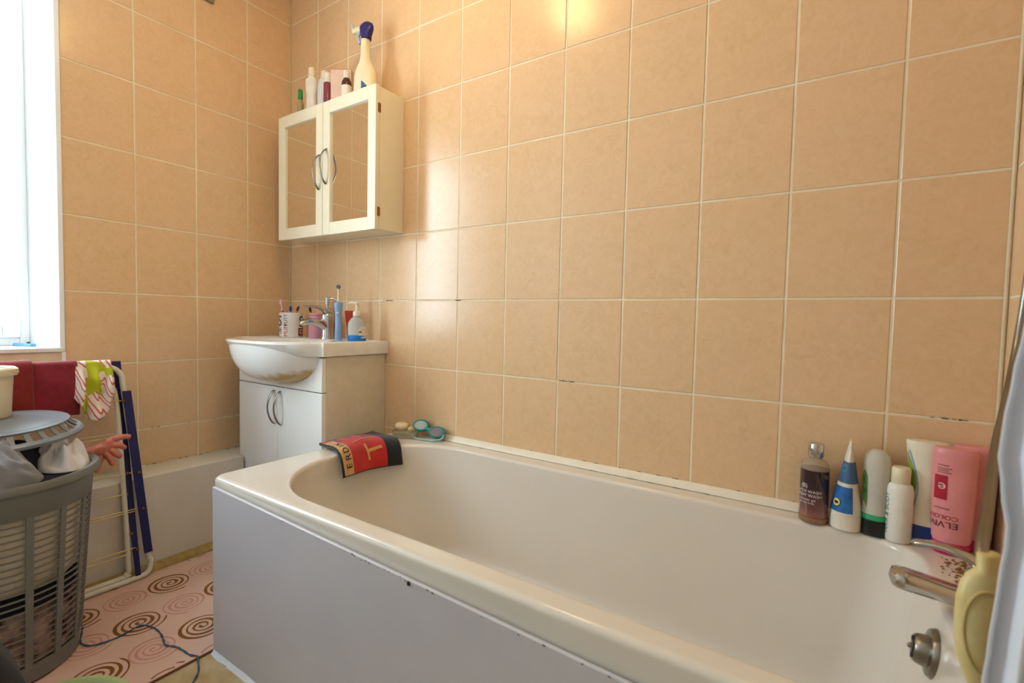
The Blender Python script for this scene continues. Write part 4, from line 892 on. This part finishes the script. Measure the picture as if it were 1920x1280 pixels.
keys = list(gl_v); ED = [('cuff', 'wrist'), ('wrist', 'palm'), ('palm', 'p2'), ('p2', 'k1'), ('k1', 'k1b'), ('k1b', 't1'), ('p2', 'k2'), ('k2', 'k2b'), ('k2b', 't2'), ('palm', 'k3'), ('k3', 'k3b'), ('k3b', 't3'), ('palm', 'k4'), ('k4', 'k4b'), ('k4b', 't4'), ('palm', 'th'), ('th', 'thb'), ('thb', 'tht')]
me = bpy.data.meshes.new('rubber_glove'); me.from_pydata([(gl_v[k][0]+GX, gl_v[k][1], gl_v[k][2]) for k in keys], [(keys.index(a), keys.index(b)) for a, b in ED], [])
go = bpy.data.objects.new('rubber_glove', me); C.objects.link(go); go.modifiers.new('skin', 'SKIN')
if not me.skin_vertices: bpy.context.view_layer.objects.active = go
for i, k in enumerate(keys):
    sv = me.skin_vertices[0].data[i]; sv.radius = (GR[k], GR[k]*(.62 if k in ('palm', 'p2', 'wrist', 'cuff') else 1)); sv.use_root = (k == 'palm')
q = go.modifiers.new('sub', 'SUBSURF'); q.levels = 2; q.render_levels = 2
me.materials.append(mat('glove_pink', (214, 132, 112), .5, col2=(200, 112, 96), scale=60, bump=.25, bscale=160))
tag(go, 'pink hand-shaped rubber glove with bent fingers in front of the airer', 'glove')

# ------------------------------------------------------------------ laundry basket
bcx_, bcy_, RB, RTP, HB = .385, -1.03, .150, .183, .497
bk = empty('laundry_basket', (bcx_, bcy_, .0055), 'grey plastic lattice laundry basket full of clothes on the mat', 'laundry basket')
GREY = mat('basket_grey', (126, 124, 118), .45, col2=(118, 116, 110))
Z0 = .0058
def br_(z): return RB+(RTP-RB)*(z/HB)
MB().lathe([(RB-.012, 0), (RB, .003), (br_(.045), .045), (br_(.045)-.004, .045), (RB-.010, .006), (.01, .006)], (bcx_, bcy_, Z0), 64).obj('base', GREY, bk)
MB().lathe([(br_(.415), .415), (br_(.418)+.003, .418), (br_(.47)+.004, .470), (RTP+.016, .480), (RTP+.017, .492), (RTP+.012, HB+.002), (RTP-.002, HB-.002), (RTP-.005, .470), (br_(.415)-.004, .415)], (bcx_, bcy_, Z0), 72, cap0=False, cap1=False).obj('rim', GREY, bk)
NR = 16
for i in range(NR):
    a = 2*pi*(i+.35)/NR; rg = []
    for k in range(8):
        z = .04+(.42-.04)*k/7; r = br_(z); h = .0070
        rg.append([(bcx_+rr_*math.cos(a+da), bcy_+rr_*math.sin(a+da), Z0+z) for rr_, da in ((r-.004, -h/r), (r+.0015, -h/r), (r+.003, 0), (r+.0015, h/r), (r-.004, h/r))])
    MB().loft(rg).obj('rib', GREY, bk)
for i in range(22):
    z = .055+.0165*i; r = br_(z)
    MB().lathe([(r-.003, -.0019), (r, -.0019), (r, .0019), (r-.003, .0019), (r-.003, -.0019)], (bcx_, bcy_, Z0+z), 64, cap0=False, cap1=False).obj('slat_ring', GREY, bk)
# lid, lying askew on the washing
ld = empty('basket_lid', (.29, -1.01, .58), 'grey slotted plastic lid lying askew on the laundry', 'lid')
LM = Matrix.Translation((.288, -1.012, .574)) @ Matrix.Rotation(math.radians(3), 4, 'Y') @ Matrix.Rotation(math.radians(2), 4, 'X')
LG = mat('lid_grey', (136, 142, 148), .28)
lr = .172
def ltube(prof, name, n=64, **k):
    o = MB().lathe(prof, n=n, cap0=False, cap1=False).obj(name, LG, ld); o.matrix_world = LM; return o
ltube([(lr-.014, -.004), (lr, -.004), (lr+.002, .004), (lr-.004, .010), (lr-.016, .010), (lr-.014, -.004)], 'lid_rim')
ltube([(lr-.045, .028), (lr-.030, .028), (lr-.026, .034), (lr-.048, .036), (lr-.045, .028)], 'lid_ring')
mb2 = MB().lathe([(lr-.050, .030), (lr-.044, .036), (.06, .044), (.01, .045), (.01, .041), (.06, .040), (lr-.050, .030)], n=64).obj('lid_top', LG, ld); mb2.matrix_world = LM
for i in range(30):
    a = 2*pi*i/30; h = .006
    o = MB().loft([[(rr_*math.cos(a+da), rr_*math.sin(a+da), z) for da in (-h/rr_, h/rr_)]+[(rr_*math.cos(a+da), rr_*math.sin(a+da), z-.004) for da in (h/rr_, -h/rr_)] for rr_, z in ((lr-.010, .010), (lr-.024, .022), (lr-.034, .034))]).obj('lid_bar', LG, ld); o.matrix_world = LM
# washing inside
def bulk(name, label, z0, z1, material, seed, cat='garment', top=False):
    rg = []; n = 64; K = 12
    rg.append([(bcx_+.02*math.cos(2*pi*i/n), bcy_+.02*math.sin(2*pi*i/n), Z0+z0) for i in range(n)])
    for k in range(K+1):
        z = z0+(z1-z0)*k/K; e = .012*(abs(2*k/K-1)**6)
        rg.append([(bcx_+(br_(z)-.012-e+.006*noise.noise((3*math.cos(2*pi*i/n), 3*math.sin(2*pi*i/n), z*30+seed)))*math.cos(2*pi*i/n), bcy_+(br_(z)-.012-e+.006*noise.noise((3*math.cos(2*pi*i/n), 3*math.sin(2*pi*i/n), z*30+seed)))*math.sin(2*pi*i/n), Z0+z) for i in range(n)])
    rg.append([(bcx_+.02*math.cos(2*pi*i/n), bcy_+.02*math.sin(2*pi*i/n), Z0+z1) for i in range(n)])
    o = MB().loft(rg).obj(name, material, auto=False); return tag(o, label, cat)
FAB = dict(rough=.9, bump=.5, bscale=400)
bulk('bedding', 'patterned dark red and cream washing at the bottom of the basket', .012, .175, mat('dark_mixed_cloth', (214, 178, 160), col2=(92, 34, 42), scale=22, amount=.25, **FAB), 1, 'laundry')
bulk('trousers', 'black garment folded in a band midway up the basket', .178, .222, mat('black_cloth', (28, 27, 32), **FAB), 4, 'laundry')
bulk('sheet', 'cream sheet with dark threads stuffed in the upper basket', .225, .43, mat('cream_cloth', (240, 228, 208), col2=(214, 192, 164), scale=16, amount=.5, **FAB), 8, 'laundry')
bulk('vest', 'navy garment under the grey fleece at the basket rim', .432, .478, mat('navy_cloth', (34, 36, 50), **FAB), 12, 'laundry')
def heap(name, label, c, a, b_, h, material, seed, amp, fr, cat='garment', ang=0, n=56, K=18):
    rg = []
    for k in range(K+1):
        t = k/K; s_ = math.cos(t*pi/2)**.75 if k < K else .01; z = h*math.sin(t*pi/2)**.9
        ring = []
        for i in range(n):
            an = 2*pi*i/n; x, y = a*s_*math.cos(an), b_*s_*math.sin(an)
            f = amp*(noise.noise((x*fr+seed, y*fr, seed*.7))+.5*noise.noise((x*fr*2.2, y*fr*2.2+seed, 3)))*(1 if k else .2)
            f += amp*.6*math.sin((x*math.cos(seed)+y*math.sin(seed))*fr*2.6)*(s_ > .05)
            ring.append((c[0]+x*math.cos(ang)-y*math.sin(ang), c[1]+x*math.sin(ang)+y*math.cos(ang), c[2]+z+f*(.3+.7*t)))
        rg.append(ring)
    o = MB().loft(rg).obj(name, material, auto=False, subsurf=1); return tag(o, label, cat)
FLE = mat('grey_fleece', (132, 130, 131), .9, col2=(104, 102, 106), scale=14, sheen=.4, bump=.3, bscale=500)
def folds(name, label, c, a, b_, h, material, seed, amp, fr, dirn, cat='garment', n=72, K=30, clip=None):
    """crumpled cloth: a disc of cloth pushed into ridged folds"""
    rg = []
    for k in range(K+1):
        q = max(.012, 1-k/K); ring = []
        for i in range(n):
            an = 2*pi*i/n; x, y = a*q*math.cos(an), b_*q*math.sin(an)
            u = x*math.cos(dirn)+y*math.sin(dirn); v = -x*math.sin(dirn)+y*math.cos(dirn)
            wob = noise.noise((x*13+seed, y*13, seed))*2.4
            f1 = 1-abs(math.sin(u*fr+wob+seed)); f2 = 1-abs(math.sin((u*.5+v*.8)*fr*.9+1.3*wob+seed*2))
            edge = min(1, (1-q)*5)
            z = h*(1-q**3.6)+amp*edge*(f1**1.5*1.1+f2**1.8*.7-.6)+amp*.35*noise.noise((x*40, y*40, seed))*edge
            ring.append((c[0]+x, c[1]+y, c[2]+z))
        rg.append(ring)
    o = MB().loft(rg, cap0=False).obj(name, material, auto=False, solid=.004, subsurf=1); return tag(o, label, cat)
folds('fleece', 'grey fleece bundled at the front of the full laundry basket', (.455, -1.072, Z0+.482), .102, .112, .080, FLE, 3.2, .026, 30, 1.15)
folds('shirt', 'crumpled white garment at the airer side of the laundry basket', (.372, -.905, Z0+.480), .090, .058, .050, mat('white_cloth', (232, 230, 234), .85, col2=(212, 208, 210)), 6.1, .030, 62, .5)
folds('jumper', 'dark navy garment under the lid of the laundry basket', (.318, -1.02, Z0+.478), .112, .118, .074, mat('charcoal_cloth', (40, 42, 54), **FAB), 8, .012, 30, .3)
# cream tub on the lid
ctb = empty('plastic_tub', (.245, -1.035, .631), 'cream plastic tub with a lipped rim standing on the basket lid', 'tub')
MB().lathe([(.058, 0), (.060, .003), (.066, .118), (.066, .126)], (.250, -1.035, .6205), 40).obj('tub', CRP, ctb)
MB().lathe([(.066, .116), (.073, .112), (.076, .118), (.075, .129), (.070, .133), (.064, .131), (.064, .122)], (.250, -1.035, .6205), 40, cap0=False, cap1=False).obj('lip', CRP, ctb)

# olive tub and black bag in the foreground
ot = empty('washing_up_bowl', (.925, -1.08, 0), 'olive green plastic bowl on the floor in the foreground', 'bowl')
OLV = mat('olive_plastic', (150, 158, 96), .4)
MB().lathe([(.105, 0), (.110, .003), (.134, .122), (.131, .122), (.106, .006), (.01, .005)], (.925, -1.08, .0006), 64).obj('bowl', OLV, ot)
MB().lathe([(.132, .117), (.146, .115), (.149, .125), (.145, .134), (.134, .136), (.129, .129)], (.925, -1.08, .0006), 64, cap0=False, cap1=False).obj('rim', mat('olive_rim', (162, 172, 116), .35), ot)
bgr = []
BPR = [(.0008, .128), (.012, .146), (.10, .150), (.20, .146), (.30, .138), (.38, .130), (.43, .122), (.47, .110), (.50, .096), (.53, .074), (.55, .050), (.56, .034), (.575, .036)]
for z, r in BPR:
    bgr.append([(1.26+r*(1+.05*noise.noise((2*math.cos(2*pi*i/48), 2*math.sin(2*pi*i/48), z*9))+.03*math.sin(9*2*pi*i/48+z*8))*math.cos(2*pi*i/48), -1.275+r*(1+.05*noise.noise((2*math.cos(2*pi*i/48)+4, 2*math.sin(2*pi*i/48), z*9))+.03*math.sin(9*2*pi*i/48+z*8))*math.sin(2*pi*i/48), z) for i in range(48)])
bag = empty('bag', (1.26, -1.275, 0), 'black plastic bag on the floor in the near corner', 'bag')
BAGM = mat('black_bag', (20, 19, 19), .55)
MB().loft(bgr).obj('sack', BAGM, bag, auto=False, subsurf=1)
MB().tube([(1.26+.036*math.cos(2*pi*i/24), -1.275+.036*math.sin(2*pi*i/24), .577+.004*math.sin(6*i)) for i in range(24)], .007, 8, closed=True).obj('neck_roll', BAGM, bag)
